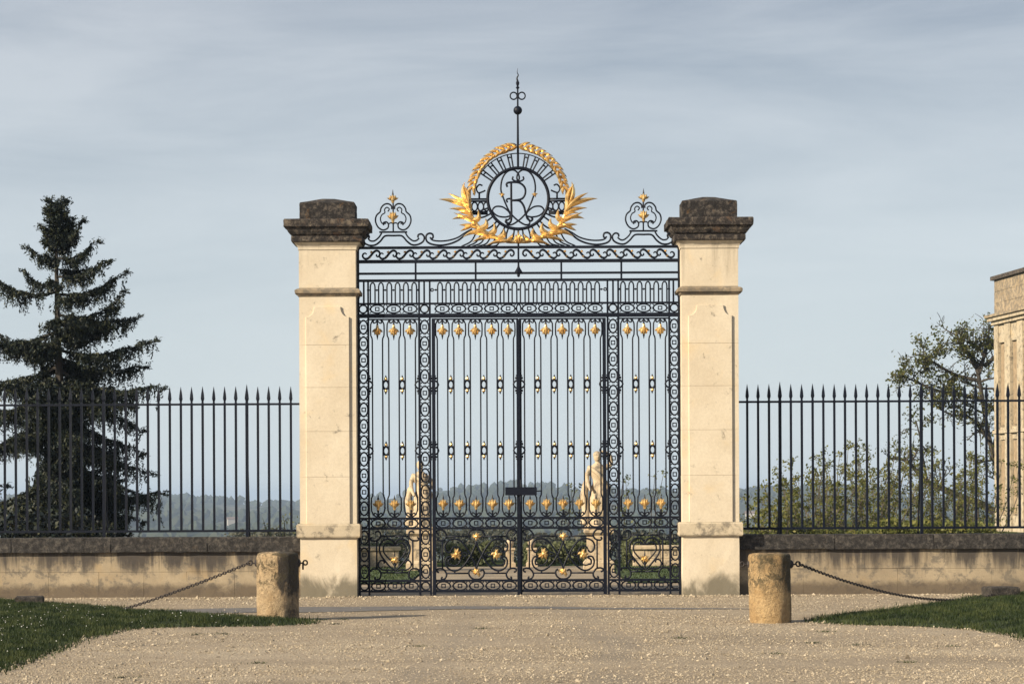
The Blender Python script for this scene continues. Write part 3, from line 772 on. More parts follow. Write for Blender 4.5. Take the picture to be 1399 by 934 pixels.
# diamond collar between the lancet bars
bm = bmesh.new()
tube(bm, [(4.2 * K * math.cos(a) * 0.85, 0, 5.4 * K * math.sin(a)) for a in [2 * PI * k / 12 for k in range(12)]], RI * 1.15, 5, True)
for s in (1, -1):
    tube(bm, [(0, 0, s * 10.0 * K), (0, 0, s * 11.2 * K), (0, 0, s * 13.4 * K)], [1.4 * K, 1.2 * K, 0.2 * K], 5)
    tube(bm, [(-4.2 * K, 0, s * 5.8 * K), (4.2 * K, 0, s * 5.8 * K)], RI * 0.8, 4)
me_collar = mesh_of(bm, 'collar', M_iron)
bm = bmesh.new()
sphere(bm, (0, 0, 0), 2.3 * K, 8, 6, (1.05, 1.0, 1.0))
me_bud = mesh_of(bm, 'gilded_bud', M_gold)
bm = bmesh.new()        # half collar against a stile, opening to +X
tube(bm, [(0, 0, 5.6 * K), (3.2 * K, 0, 3 * K), (4.4 * K, 0, 0), (3.2 * K, 0, -3 * K), (0, 0, -5.6 * K)], RI * 1.1, 5)
for s in (1, -1): sphere(bm, (0.3 * K, 0, s * 8.6 * K), 1.9 * K, 8, 6); sphere(bm, (0.1 * K, 0, s * 12 * K), 1.2 * K, 6, 5)
me_halfcollar = mesh_of(bm, 'half_collar', M_iron)
def leaf_cluster(seed, n=8, r0=6.0, st=1.15):
    rd = random.Random(seed); bm = bmesh.new()
    for i in range(n):
        a = 2 * PI * i / n + rd.uniform(-0.2, 0.2); L_ = r0 * rd.uniform(0.8, 1.15) * K
        e = Vector((math.cos(a) * L_, -rd.uniform(0.0, 0.012), math.sin(a) * L_ * st)); s_ = Vector((-math.sin(a), 0, math.cos(a))) * L_ * rd.uniform(-0.35, 0.35)
        blade(bm, (0, -0.006, 0), e * 0.55 + s_ + Vector((0, -0.012, 0)), e, L_ * 0.55, 0.012)
    sphere(bm, (0, -0.022, 0), r0 * 0.30 * K, 8, 6)
    return mesh_of(bm, 'gilded_leaf_cluster', M_gold)
me_clusters = [leaf_cluster(i) for i in range(4)]
def lancets(parent, centres, left_edge, right_edge):
    for d in centres:
        place('lancet', me_lancet, parent, (d * K, 0, 0))
        flower(parent, d, 450.6); flower(parent, d, 688.3, True)
    for a, b_ in zip(centres, centres[1:]):
        for y in (524.8, 614.8):
            c_ = place('collar', me_collar, parent, g3((a + b_) / 2, y)); place('gilded_bud', me_bud, c_, (0, 0, 8.2 * K)); place('gilded_bud', me_bud, c_, (0, 0, -8.2 * K))
    for y in (524.8, 614.8):
        place('half_collar', me_halfcollar, parent, g3(left_edge, y)); place('half_collar', me_halfcollar, parent, g3(right_edge, y), (0, PI, 0))

# ---- one leaf of the gate
def gate_leaf(s, label):
    r_ = empty('gate_leaf', (0, GY, 0), label, 'gate leaf', 'gate leaves')
    bar_v('hinge_stile', r_, s * 116.6, 434.5, 815, 4.6, 0.06, 0.004)
    bar_v('meeting_stile', r_, s * 1.85, 434.5, 815, 3.3, 0.055, 0.004)
    for y, th in ((435.5, 2.0), (707, 2.8), (720.8, 2.8), (792.2, 3.0), (806.5, 3.2)):
        bar_h('rail', r_, s * 3.2, s * 114.8, y, th, 0.036)
    cs = sorted(s * q for q in (14.4, 36.9, 59.4, 81.9, 104.4))
    e = sorted((s * 3.4, s * 114.4))
    lancets(r_, cs, e[0], e[1])
    for q in cs:
        place('oval_link', me_oval_h, r_, g3(q, 713.9)); place('oval_link', me_oval_h, r_, g3(q, 799.4))
    # scrolled lower panel, drawn in the enlarged pixels of the photograph's panel
    c0 = s * 59.3
    def T(pts): return [((x - 402) / 6.67, 680 + y / 6.67) for x, y in pts]
    for q in (1, -1):
        def add(nm, pts, r=RI * 0.95, n=4):
            bm = bmesh.new(); tube(bm, cr([g3(c0 + q * x, y) for x, y in T(pts)], n), r * 1.22, 6); build(nm, bm, M_iron, r_, smooth=True)
        add('corner_scroll', [(62, 340), (50, 318), (36, 304), (62, 286), (100, 292), (128, 332), (112, 372), (70, 386), (50, 372), (60, 356)])
        add('corner_scroll', [(62, 672), (46, 668), (40, 648), (66, 638), (104, 648), (130, 690), (116, 728), (86, 738), (84, 722), (94, 716)])
        for pts in ([(128, 347), (328, 347)], [(130, 683), (326, 683)], [(93, 384), (93, 640)], [(204, 352), (204, 374)], [(204, 658), (204, 680)]):
            add('tie_bar', pts, RI * 0.85, 1)
        add('crown_scroll', [(352, 352), (336, 350), (330, 326), (352, 294), (402, 284)])
        add('foot_scroll', [(368, 664), (348, 652), (332, 672), (342, 710), (372, 734), (402, 738)])
        add('scroll', [(178, 474), (152, 494), (126, 474), (116, 434), (138, 390), (196, 370), (256, 386), (310, 446), (352, 522), (390, 602), (402, 644)])
        add('scroll', [(172, 604), (150, 600), (150, 562), (184, 540), (140, 534), (120, 574), (134, 626), (184, 658), (240, 650), (300, 596), (352, 516), (388, 440), (402, 392)])
        add('inner_scroll', [(176, 470), (190, 446), (226, 440), (256, 466), (268, 510), (258, 566), (228, 604), (188, 612), (162, 596)], RI * 0.8)
        add('petal', [(262, 512), (290, 494), (326, 512), (290, 530), (262, 512)], RI * 0.8)
        place('gilded_leaf_cluster', me_clusters[0 if q > 0 else 1], r_, g3(c0 + q * (220 - 402) / 6.67, 680 + 510 / 6.67), (0, 0.3 * q, 0), (1.15, 1, 1.3))
    place('gilded_leaf_cluster', me_clusters[2], r_, g3(c0, 680 + 347 / 6.67), (0, 0, 0), (1.05, 1, 0.85))
    place('gilded_leaf_cluster', me_clusters[3], r_, g3(c0, 680 + 672 / 6.67), (0, 0.5, 0), (1.25, 1, 0.95))
    return r_
gl = gate_leaf(-1, 'wrought iron gate leaf hung on the screen nearer the dark spruce')
gr = gate_leaf(1, 'wrought iron gate leaf hung on the screen nearer the pale mansion')
# lock case across the meeting stiles
bm = bmesh.new(); box(bm, -19.5 * K, 23.5 * K, -0.075, -0.030, zg(676.2), zg(665.2)); bmesh.ops.bevel(bm, geom=bm.edges[:], offset=0.006, segments=1, affect='EDGES')
build('lock_case', bm, M_iron, gr)
bm = bmesh.new(); tube(bm, [g3(23.5, 670.5, -0.05), g3(31, 670.5, -0.05)], 0.9 * K, 6); build('lock_bolt', bm, M_iron, gr)
bm = bmesh.new(); box(bm, -1.2 * K, 1.2 * K, -0.045, -0.028, 0.03, zg(437)); build('cover_strip', bm, M_iron, gr)
bm = bmesh.new(); tube(bm, [g3(1.6, 655, -0.05), g3(1.6, 685, -0.05)], 1.0 * K, 6); build('lock_rod', bm, M_iron, gr)

# ---- the fixed screens beside the leaves
def side_screen(s, label):
    r_ = empty('gate_side_screen', (0, GY, 0), label, 'iron screen', 'fixed screens beside the gate leaves')
    for d, th in ((219.0, 3.4), (205.6, 2.6), (136.0, 3.0), (121.4, 2.6)): bar_v('stile', r_, s * d, 433.6, 815, th, 0.05, 0.0)
    for d0, d1 in ((207, 217.2), (122.8, 134.4)):
        for y in (707, 720.8, 792.2, 806.5): bar_h('rail', r_, s * d0, s * d1, y, 2.6, 0.034)
    for y, th in ((435.5, 2.0), (707, 2.8), (720.8, 2.8), (792.2, 3.0), (806.5, 3.2)): bar_h('rail', r_, s * 137.4, s * 204.4, y, th, 0.036)
    for d in (212.3, 128.7):
        for k in range(12): place('oval_link', me_oval_v, r_, g3(s * d, 446.0 + 22.5 * k))
        for k in range(3): place('oval_link', me_oval_v, r_, g3(s * d, 733.2 + 23.2 * k))
        place('ring', me_ring5, r_, g3(s * d, 713.9)); place('ring', me_ring5, r_, g3(s * d, 799.4))
    cs = sorted(s * q for q in (148.4, 170.8, 193.2)); e = sorted((s * 137.6, s * 204.2))
    lancets(r_, cs, e[0], e[1])
    for q in cs:
        place('oval_link', me_oval_h, r_, g3(q, 713.9)); place('oval_link', me_oval_h, r_, g3(q, 799.4))
    for y in (524.8, 614.8):
        place('half_collar', me_halfcollar, r_, g3(s * 120.2, y), (0, 0 if s < 0 else PI, 0))
    c0 = s * 170.8
    def T(pts): return [((x - 275) / 4.67, 620 + y / 4.67) for x, y in pts]
    for q in (1, -1):
        def add(nm, pts, r=RI * 0.95, n=4):
            bm = bmesh.new(); tube(bm, cr([g3(c0 + q * x, y) for x, y in T(pts)], n), r * 1.22, 6); build(nm, bm, M_iron, r_, smooth=True)
        add('corner_scroll', [(150, 498), (166, 488), (182, 496), (184, 526), (164, 546), (132, 548), (122, 536), (132, 526)])
        add('corner_scroll', [(128, 744), (122, 738), (136, 728), (168, 730), (186, 756), (180, 786), (158, 796), (146, 788), (154, 780)])
        for pts in ([(185, 520), (275, 520)], [(186, 752), (275, 752)], [(160, 546), (160, 730)], [(228, 522), (228, 542)], [(228, 732), (228, 750)]):
            add('tie_bar', pts, RI * 0.85, 1)
        add('heart_scroll', [(250, 566), (262, 578), (275, 570), (262, 548), (232, 538), (198, 550), (178, 588), (184, 634), (212, 676), (246, 716), (275, 740)])
        add('inner_scroll', [(252, 580), (244, 566), (222, 566), (204, 586), (204, 618), (226, 650), (256, 682), (275, 712)], RI * 0.8)
        add('curl', [(206, 694), (206, 680), (188, 674), (172, 690), (174, 716), (200, 734), (236, 734), (262, 742)], RI * 0.85)
    place('gilded_leaf_cluster', me_clusters[1], r_, g3(c0, 620 + 670 / 4.67), (0, 0.2, 0), (1.15, 1, 1.0))
    bm = bmesh.new(); tube(bm, [g3(c0, 620 + 740 / 4.67), g3(c0, 620 + 690 / 4.67), g3(c0, 620 + 640 / 4.67), g3(c0, 620 + 610 / 4.67)], [1.2 * K, 1.8 * K, 1.0 * K, 0.3 * K], 6); build('bud_stem', bm, M_iron, r_)
    return r_
side_screen(-1, 'fixed iron screen filling the side next to the spruce-side pier')
side_screen(1, 'fixed iron screen filling the side next to the mansion-side pier')

# ---- the overthrow across the top
ov = empty('gate_overthrow', (0, GY, 0), 'wrought iron overthrow with gilded wreath and monogram crowning the gate', 'overthrow')
for y, th in ((337.8, 3.4), (356.6, 4.4), (373.0, 2.8), (382.6, 3.4), (414.2, 2.6), (430.6, 5.6)):
    bar_h('rail', ov, -220.6, 220.6, y, th, 0.05)
for s in (1, -1):
    bar_v('end_post', ov, s * 219.2, 339.6, 427.7, 3.2, 0.044)
    for d in (140.5, 58.5): bar_v('strut', ov, s * d, 358.9, 380.8, 2.6, 0.036)
    for d in (205.6, 211.5, 136.0, 129.0, 121.4): bar_v('baluster', ov, s * d, 384.4, 412.8, 2.4, 0.03)
    for d in (205.6, 136.0, 121.4): bar_v('baluster', ov, s * d, 415.6, 427.7, 2.6, 0.034)
    place('ring', me_ring5, ov, g3(s * 212.5, 421.3)); place('ring', me_ring5, ov, g3(s * 128.7, 421.3)); place('ring', me_ring2, ov, g3(s * 118.2, 395.5))
    for q in (148.4, 170.8, 193.2, 14.4, 36.9, 59.4, 81.9, 104.4): place('oval_link', me_oval_h, ov, g3(s * q, 421.3), (0, 0, 0), (1, 1, 0.92))
bm = bmesh.new(); tube(bm, [(2.8 * K * math.cos(a), 0, 5.6 * K * math.sin(a)) for a in [2 * PI * k / 14 for k in range(14)]], RI * 0.9, 5, True)
build('ring', bm, M_iron, ov, g3(0, 421.3))
# little arcade
bm = bmesh.new()
pts = [(-3.3, 413), (-3.3, 402), (-3.3, 391), (-2.6, 387.4), (-1.1, 385.6), (1.1, 385.6), (2.6, 387.4), (3.3, 391), (3.3, 402), (3.3, 413)]
tube(bm, [(x * K, 0, (413 - y) * K) for x, y in pts], RI * 0.92, 5)
me_arch = mesh_of(bm, 'arch', M_iron)
bm = bmesh.new(); tube(bm, [(-2.3 * K, 0, 0), (-0.8 * K, 0, 0), (0, 0, 0), (0.8 * K, 0, 0), (2.3 * K, 0, 0)], [RI * .7, RI * .8, RI * 1.7, RI * .8, RI * .7], 6); me_bead = mesh_of(bm, 'bead', M_iron)
for s in (1, -1):
    xs_ = [142.6 + 11.35 * k for k in range(6)]
    xs_ += [5.65 + 11.3 * k for k in range(10)]
    for x in xs_:
        place('arch', me_arch, ov, g3(s * x, 413)); place('bead', me_bead, ov, g3(s * (x + 5.65), 395.5))
place('bead', me_bead, ov, g3(0, 395.5))
for s in (1, -1): place('bead', me_bead, ov, g3(s * 137.6, 395.5))
# running scroll frieze
S_pts = [(-5.6, -0.6), (-7.6, -2.2), (-10.4, -1.0), (-11.0, 2.4), (-8.0, 5.4), (-3.4, 4.6), (0, 1.2), (3.4, -3.0), (7.4, -5.6), (11.2, -4.4), (12.4, -0.4), (10.0, 2.6), (7.6, 1.4), (8.2, -0.6)]
bmf = {}
for s in (1, -1):
    bm = bmesh.new(); rad_ = []
    path = cr([(-s * x * K, 0, -y * K) for x, y in S_pts], 3)
    nP = len(path); tube(bm, path, [RI * (0.8 + 0.65 * math.sin(PI * i / (nP - 1))) for i in range(nP)], 6)
    bmf[s] = mesh_of(bm, 'frieze_scroll', M_iron, True)
bm = bmesh.new()
for x, y in ((0, 0),):
    for a in (0.4, 1.5, 2.6, 4.2, 5.4):
        blade(bm, (x * K, 0, y * K), ((x + 0.9 * math.cos(a)) * K, -0.006, (y + 0.9 * math.sin(a)) * K), ((x + 2.5 * math.cos(a)) * K, -0.004, (y + 2.5 * math.sin(a)) * K), 1.5 * K, 0.006, 5)
me_sprig = mesh_of(bm, 'gilded_sprig', M_gold)
for s in (1, -1):
    for k in range(9):
        f_ = place('frieze_scroll', bmf[s], ov, g3(s * (18.5 + 22.9 * k), 347.2))
        [place('gilded_sprig', me_sprig, f_, (-s * qx * K, -0.004, qz * K), (0, random.uniform(0, 2), 0)) for qx, qz in ((-1.5, -3.2), (0.8, 3.6))]
# centre drop
bm = bmesh.new(); box(bm, -1.3 * K, 1.3 * K, -0.03, 0.03, zg(360), zg(312)); build('centre_bar', bm, M_iron, ov)
bm = bmesh.new(); lathe(bm, [(1.2 * K, 19 * K), (1.6 * K, 14 * K), (3.0 * K, 11 * K), (5.2 * K, 7.5 * K), (5.0 * K, 5.5 * K), (2.0 * K, 4.2 * K), (2.2 * K, 2.5 * K), (1.2 * K, 0)], 10, (0, 0, zg(378.5))); build('pendant', bm, M_iron, ov, smooth=False)
# cresting scrolls
def Tc(pts): return [(480 + x / 4.917 - 708.2, 250 + y / 4.917) for x, y in pts]
def crest(nm, pts, s, r=RI * 1.0, n=4, parent=None):
    bm = bmesh.new(); tube(bm, cr([g3(-s * x, y) for x, y in Tc(pts)], n), r, 6); return build(nm, bm, M_iron, parent or ov, smooth=True)
for s in (1, -1):
    crest('cresting_scroll', [(116, 372), (120, 352), (100, 342), (82, 360), (86, 394), (118, 414), (160, 412), (194, 388), (216, 360), (236, 350), (284, 350), (332, 350), (352, 362), (374, 388), (408, 412), (448, 410), (482, 390), (490, 360), (472, 340), (450, 346), (448, 364)], s, RI * 1.15)
    crest('cresting_scroll', [(112, 368), (128, 384), (156, 384), (186, 360), (204, 332)], s)
    crest('cresting_scroll', [(364, 332), (382, 360), (412, 384), (436, 384), (456, 368)], s)
    bm = bmesh.new(); a, b_ = sorted((-s * (480 + 188 / 4.917 - 708.2) * K, -s * (480 + 376 / 4.917 - 708.2) * K)); box(bm, a, b_, -0.025, 0.025, zg(250 + 331 / 4.917), zg(250 + 321 / 4.917)); build('cresting_bar', bm, M_iron, ov)
    for q in (1, -1):
        f_ = lambda P_: [(282 + q * (x - 282), y) for x, y in P_]
        crest('trefoil_scroll', f_([(272, 172), (270, 150), (248, 136), (220, 142), (200, 166), (194, 190), (170, 214), (163, 252), (180, 292), (212, 312), (244, 300), (250, 274), (236, 258), (216, 264), (218, 280)]), s)
        crest('trefoil_scroll', f_([(246, 188), (256, 172), (240, 160), (224, 174), (226, 196), (206, 210), (196, 238), (208, 268), (234, 268)]), s, RI * 0.8)
        crest('tie', f_([(250, 272), (266, 264), (282, 270)]), s, RI * 0.8)
    crest('stem', [(282, 322), (282, 200), (282, 120), (279, 90)], s, RI * 0.95, 1)
    bm = bmesh.new(); xx = -s * Tc([(280, 0)])[0][0]
    tube(bm, [g3(xx, 250 + 88 / 4.917), g3(xx, 250 + 70 / 4.917), g3(xx, 250 + 40 / 4.917)], [1.6 * K, 1.3 * K, 0.2 * K], 6); build('tip', bm, M_iron, ov)
    o = place('gilded_flower', me_flower, ov, g3(xx, 250 + 104 / 4.917), (0, PI, 0), (1.0, 1, 0.75))
    o = place('gilded_flower', me_flower, ov, g3(xx, 250 + 226 / 4.917), (0, PI, 0), (1.0, 1, 1.05))
    crest('long_scroll', [(530, 372), (548, 366), (546, 342), (522, 336), (503, 352), (506, 386), (538, 408), (600, 416), (664, 406), (720, 382), (764, 348), (812, 322)], s, RI * 1.2)
    crest('long_scroll', [(528, 362), (548, 382), (600, 388), (660, 382), (716, 364), (760, 336), (812, 308)], s)
    for a, b_ in (((740, 424), (838, 336)), ((776, 424), (870, 346)), ((812, 424), (900, 356)), ((848, 424), (934, 366)), ((884, 424), (966, 376)), ((922, 426), (1000, 388))):
        crest('ray', [a, ((a[0] + b_[0]) / 2 + 14, (a[1] + b_[1]) / 2 + 12), b_], s, RI * 0.95, 4)
# monogram medallion
def Tm(pts): return [((x - 397.3) / 3.112, 80 + y / 3.112) for x, y in pts]
MC = 271.2
def mono(nm, pts, r=RI * 1.0, n=5, s=1, parent=None):
    bm = bmesh.new(); tube(bm, cr([g3(s * x, y) for x, y in Tm(pts)], n), r, 6); return build(nm, bm, M_iron, parent or ov, smooth=True)
bm = bmesh.new(); tube(bm, [g3(41.6 * math.cos(2 * PI * k / 64), MC + 41.6 * math.sin(2 * PI * k / 64)) for k in range(64)], 2.3 * K, 8, True); build('medallion_ring', bm, M_iron, ov, smooth=True)
bm = bmesh.new(); tube(bm, [g3(61.5 * math.cos(a), MC - 61.5 * math.sin(a)) for a in [math.radians(5 + 170 * k / 48) for k in range(49)]], 0.8 * K, 6); build('outer_ring', bm, M_iron, ov, smooth=True)
for pts, r in (([(352, 546), (348, 534), (360, 527), (400, 528), (424, 546), (428, 572), (414, 596), (380, 603), (368, 603)], 1.05),
               ([(368, 528), (368, 600), (368, 680), (358, 700), (344, 694), (348, 682)], 1.15),
               ([(372, 603), (404, 606), (422, 630), (430, 664), (446, 690), (458, 684), (452, 674)], 1.1),
               ([(352, 612), (348, 600), (362, 596), (376, 604)], 0.9)):
    mono('monogram_stroke', pts, RI * r * 1.25)
for s in (1, -1):
    mono('monogram_flourish', [(334, 592), (324, 556), (330, 512), (350, 482), (378, 474), (398, 490), (402, 512), (390, 522), (374, 514), (376, 502)], RI * 1.1, 5, s)
    mono('monogram_flourish', [(334, 592), (346, 622), (362, 654), (390, 684), (424, 706), (444, 704), (446, 694)], RI * 1.1, 5, s)
    mono('monogram_flourish', [(366, 668), (340, 674), (308, 668), (288, 648), (300, 630), (328, 630), (350, 644), (362, 660), (360, 680), (346, 690)], RI * 1.05, 5, s)
    bm = bmesh.new(); cx_, cy_ = Tm([(328, 578)])[0]; cx_ *= s
    for a, l in ((0.1, 4.2), (2.9, 4.6), (-1.9, 4.4), (1.4, 3.2), (-1.0, 3.4)):
        blade(bm, g3(cx_, cy_), g3(cx_ + s * l * 0.5 * math.cos(a) + 0.8, cy_ - l * 0.5 * math.sin(a), -0.01), g3(cx_ + s * l * math.cos(a), cy_ - l * math.sin(a)), 2.6 * K, 0.008, 5)
    build('gilded_bud', bm, M_gold, ov)
# ironwork between medallion and wreath
for s in (1, -1):
    for dg in (99, 104, 113, 118, 127, 132, 141, 146):
        a = math.radians(dg); bm = bmesh.new()
        tube(bm, [g3(s * R_ * math.cos(a), MC - R_ * math.sin(a)) for R_ in (43, 52, 61)], RI * 0.95, 5); build('spoke', bm, M_iron, ov)
    for dg in (101.5, 115.5, 129.5, 143.5):
        a = math.radians(dg); bm = bmesh.new()
        tube(bm, [g3(s * R_ * math.cos(math.radians(q)), MC - R_ * math.sin(math.radians(q))) for R_, q in ((56, dg - 2.5), (57.5, dg), (56, dg + 2.5))], RI * 0.9, 5); build('spoke_tie', bm, M_iron, ov)
    mono('hook', [(246, 540), (232, 536), (220, 552), (228, 570), (246, 566), (258, 560)], RI * 1.0, 4, s)
    mono('hook', [(232, 570), (232, 596)], RI * 1.2, 1, s)
    for y in (597, 606, 652, 660):
        mono('bracket_bar', [(196, y), (268, y)], RI * 1.15, 1, s)
    for x in (212, 238, 262):
        bm = bmesh.new(); cc = Tm([(x, 629)])[0]; tube(bm, [g3(s * cc[0] + 4.0 * math.cos(2 * PI * k / 12), cc[1] + 6.0 * math.sin(2 * PI * k / 12)) for k in range(12)], RI * 0.95, 5, True); build('bracket_ring', bm, M_iron, ov)
    for dg in (203, 221, 239, 257):
        pts = []
        for rr_, q in ((43, dg - 5.5), (52, dg - 5.2), (58.5, dg - 3.2), (60, dg), (58.5, dg + 3.2), (52, dg + 5.2), (43, dg + 5.5)):
            a = math.radians(q); pts.append(g3(s * rr_ * math.cos(a), MC - rr_ * math.sin(a)))
        bm = bmesh.new(); tube(bm, cr(pts, 3), RI * 1.05, 5); build('arch', bm, M_iron, ov, smooth=True)
# gilded palm branches
palm = [((198, 640), (130, 598), (60, 598), 26), ((188, 622), (152, 578), (170, 526), 26), ((200, 655), (160, 596), (100, 574), 22), ((204, 664), (160, 634), (104, 638), 22),
        ((212, 688), (160, 664), (116, 684), 22), ((224, 704), (170, 676), (124, 656), 18), ((236, 724), (190, 704), (146, 708), 22), ((262, 742), (210, 724), (162, 760), 24),
        ((296, 756), (240, 742), (186, 744), 20), ((330, 768), (280, 752), (232, 764), 20), ((360, 778), (310, 772), (262, 794), 20), ((372, 778), (330, 776), (300, 786), 16),
        ((196, 668), (178, 610), (198, 548), 26), ((196, 690), (244, 694), (226, 642), 28), ((222, 724), (276, 726), (258, 680), 30), ((258, 750), (314, 746), (292, 696), 30), ((300, 766), (352, 760), (332, 722), 28), ((184, 626), (196, 570), (158, 536), 18), ((216, 700), (180, 720), (150, 734), 20), ((286, 760), (230, 762), (200, 782), 18),
        ((350, 772), (372, 764), (374, 744), 16), ((192, 640), (160, 610), (136, 618), 16), ((202, 672), (176, 650), (140, 660), 14)]
for s in (1, -1):
    bm = bmesh.new(); st = cr([g3(s * x, y, -0.03) for x, y in Tm([(397, 776), (350, 776), (290, 756), (236, 722), (204, 676), (190, 630), (182, 592)])], 5)
    tube(bm, st, [(3.6 - 2.4 * i / (len(st) - 1)) * K for i in range(len(st))], 8); build('gilded_stem', bm, M_gold, ov, smooth=True)
    for i, (a, c_, b_, wd) in enumerate(palm):
        q = [Tm([v_])[0] for v_ in (a, c_, b_)]
        bm = bmesh.new(); yo = -0.03 - 0.012 * (i % 3)
        blade(bm, *[g3(s * x, y, yo - (0.02 if k == 1 else 0)) for k, (x, y) in enumerate(q)], wd * 0.88 / 3.112 * K, 0.022, 9)
        build('gilded_leaf', bm, M_gold, ov)
    # laurel garland over the top: overlapping leaves that hang down the arc
    for k in range(12):
        f_ = k / 11.0; a = math.radians(91.5 + 74 * f_); Rm = 70.0 - 6.0 * f_
        for row, tilt in enumerate((0.40, -0.36)):
            p0 = Vector((Rm * math.cos(a), Rm * math.sin(a))); td = a + PI / 2 + 0.06 - tilt + random.uniform(-.08, .08)
            ln = (15.5 if row == 0 else 14.0) * random.uniform(0.88, 1.12) * (1 - 0.12 * f_)
            p1 = p0 + Vector((math.cos(td), math.sin(td))) * ln; pm = (p0 + p1) / 2 + Vector((math.cos(a), math.sin(a))) * (2.2 if row == 0 else -1.6)
            bm = bmesh.new(); yo = -0.02 - 0.006 * (k % 3) - 0.01 * row
            blade(bm, g3(s * p0.x, MC - p0.y, yo), g3(s * pm.x, MC - pm.y, yo - 0.03), g3(s * p1.x, MC - p1.y, yo), 4.8 * K, 0.02, 7)
            build('gilded_leaf', bm, M_gold, ov)
        if k % 2 == 0 and k < 11:
            p0 = Vector(((Rm + 3.2) * math.cos(a), (Rm + 3.2) * math.sin(a))); td = a + PI / 2 - 0.16
            p1 = p0 + Vector((math.cos(td), math.sin(td))) * 15; bm = bmesh.new()
            blade(bm, g3(s * p0.x, MC - p0.y, 0.004), g3(s * (p0.x + p1.x) / 2, MC - (p0.y + p1.y) / 2 - 1.2, 0.0), g3(s * p1.x, MC - p1.y, 0.004), 2.6 * K, 0.005, 6)
            build('iron_leaf', bm, M_iron, ov)
bm = bmesh.new()
for dx_, tip in ((0, -11), (-3.0, -8), (3.0, -8)):
    blade(bm, g3(dx_ * 0.4, 333, -0.05), g3(dx_ * 1.8, 327, -0.08), g3(dx_ * 0.9, 333 + tip * 1.55, -0.05), 5.5 * K, 0.02, 8)
build('gilded_knot', bm, M_gold, ov)
# finial
bm = bmesh.new(); tube(bm, [g3(0, 232), g3(0, 195), g3(0, 158), g3(0, 140), g3(0, 120)], [1.7 * K, 1.7 * K, 1.4 * K, 1.3 * K, 1.2 * K], 8); build('finial_stem', bm, M_iron, ov)
bm = bmesh.new(); sphere(bm, g3(0, 151), 6.0 * K, 16, 10); build('finial_ball', bm, M_iron, ov, smooth=True)
for s in (1, -1):
    bm = bmesh.new(); tube(bm, [g3(s * 5.6 + 4.7 * math.cos(2 * PI * k / 16), 131.2 + 4.9 * math.sin(2 * PI * k / 16)) for k in range(16)], 1.05 * K, 6, True); build('finial_ring', bm, M_iron, ov, smooth=True)
bm = bmesh.new(); lathe(bm, [(1.2 * K, 0), (2.6 * K, 2 * K), (1.2 * K, 4 * K), (2.2 * K, 7 * K), (2.4 * K, 9 * K), (1.0 * K, 12 * K)], 10, (0, 0, zg(122))); build('finial_baluster', bm, M_iron, ov)
bm = bmesh.new(); pts = cr([g3(0, 111), g3(-0.9, 107), g3(0.9, 103), g3(-0.5, 99), g3(0.2, 93.5)], 4); tube(bm, pts, [(1.5 - 1.3 * i / (len(pts) - 1)) * K for i in range(len(pts))], 6); build('finial_flame', bm, M_iron, ov)

# ------------------------------------------------------------------ bollards, stubs and chains
def bollard(px, py, rad, hgt, mat, label, seed, lean=0.0):
    x, y = gpt(px, py); y += rad * 0.6
    r_ = empty('stone_bollard', (x, y, gz(x, y)), label, 'bollard', 'stone bollards')
    bm = bmesh.new(); n_ = 40; rings = []
    prof = [(-0.05, 0.97), (0.0, 0.985), (0.06, 1.0), (0.15, 1.0), (0.25, 1.005), (0.35, 1.0), (0.45, 1.01), (0.55, 1.0), (0.65, 1.005), (0.74, 1.0), (hgt - 0.05, 1.0), (hgt - 0.02, 0.985), (hgt, 0.93), (hgt + 0.012, 0.72), (hgt + 0.016, 0.35)]
    for z_, k_ in prof:
        ring = []
        for q in range(n_):
            a = 2 * PI * q / n_; p_ = Vector((math.cos(a), math.sin(a), z_ * 2))
            rr_ = rad * k_ * (1 + 0.030 * fnoise(p_, 1.6, seed) + 0.022 * fnoise(p_, 5, seed + 3))
            chip = fnoise(p_, 2.3, seed + 9)
            if z_ < 0.12 and chip > 0.1: rr_ *= 1 - 0.25 * (chip - 0.1)
            ring.append(bm.verts.new((rr_ * math.cos(a) + lean * z_, rr_ * math.sin(a), z_ + 0.006 * fnoise(p_, 4, seed + 7))))
        rings.append(ring)
    for A_, B_ in zip(rings, rings[1:]):
        for k in range(n_): bm.faces.new((A_[k], A_[(k + 1) % n_], B_[(k + 1) % n_], B_[k]))
    bm.faces.new(rings[0][::-1]); bm.faces.new(rings[-1])
    build('drum', bm, mat, r_, smooth=True)
    hooks = []
    for s in (-1, 1):
        bm = bmesh.new(); zc = hgt - 0.125
        lathe(bm, [(0.05, -0.012), (0.05, 0.012), (0.03, 0.03)], 12)
        for v_ in bm.verts: v_.co = Vector((s * (rad - 0.004 + v_.co.z), v_.co.y, v_.co.x + zc))
        build('wall_plate', bm, M_rust, r_)
        bm = bmesh.new(); tube(bm, cr([(s * (rad + 0.01), 0, zc), (s * (rad + 0.05), 0, zc), (s * (rad + 0.07), 0, zc + 0.028), (s * (rad + 0.105), 0, zc + 0.022), (s * (rad + 0.105), 0, zc - 0.018), (s * (rad + 0.072), 0, zc - 0.022), (s * (rad + 0.058), 0, zc + 0.005)], 4), 0.011, 6)
        build('eye_bolt', bm, M_rust, r_, smooth=True)
        if s > 0 and px < 700:
            bm = bmesh.new(); tube(bm, [(s * (rad + 0.055), 0, zc), (s * (rad + 0.055), 0, zc - 0.085)], 0.013, 6); build('pin', bm, M_rust, r_)
        hooks.append(Vector((x + s * (rad + 0.10), y, gz(x, y) + zc)))
    return hooks
hk_a = bollard(378.5, 848, 0.262, 0.845, M_boll_a, 'stone bollard with black moss stains, chained towards the spruce', 2.0)
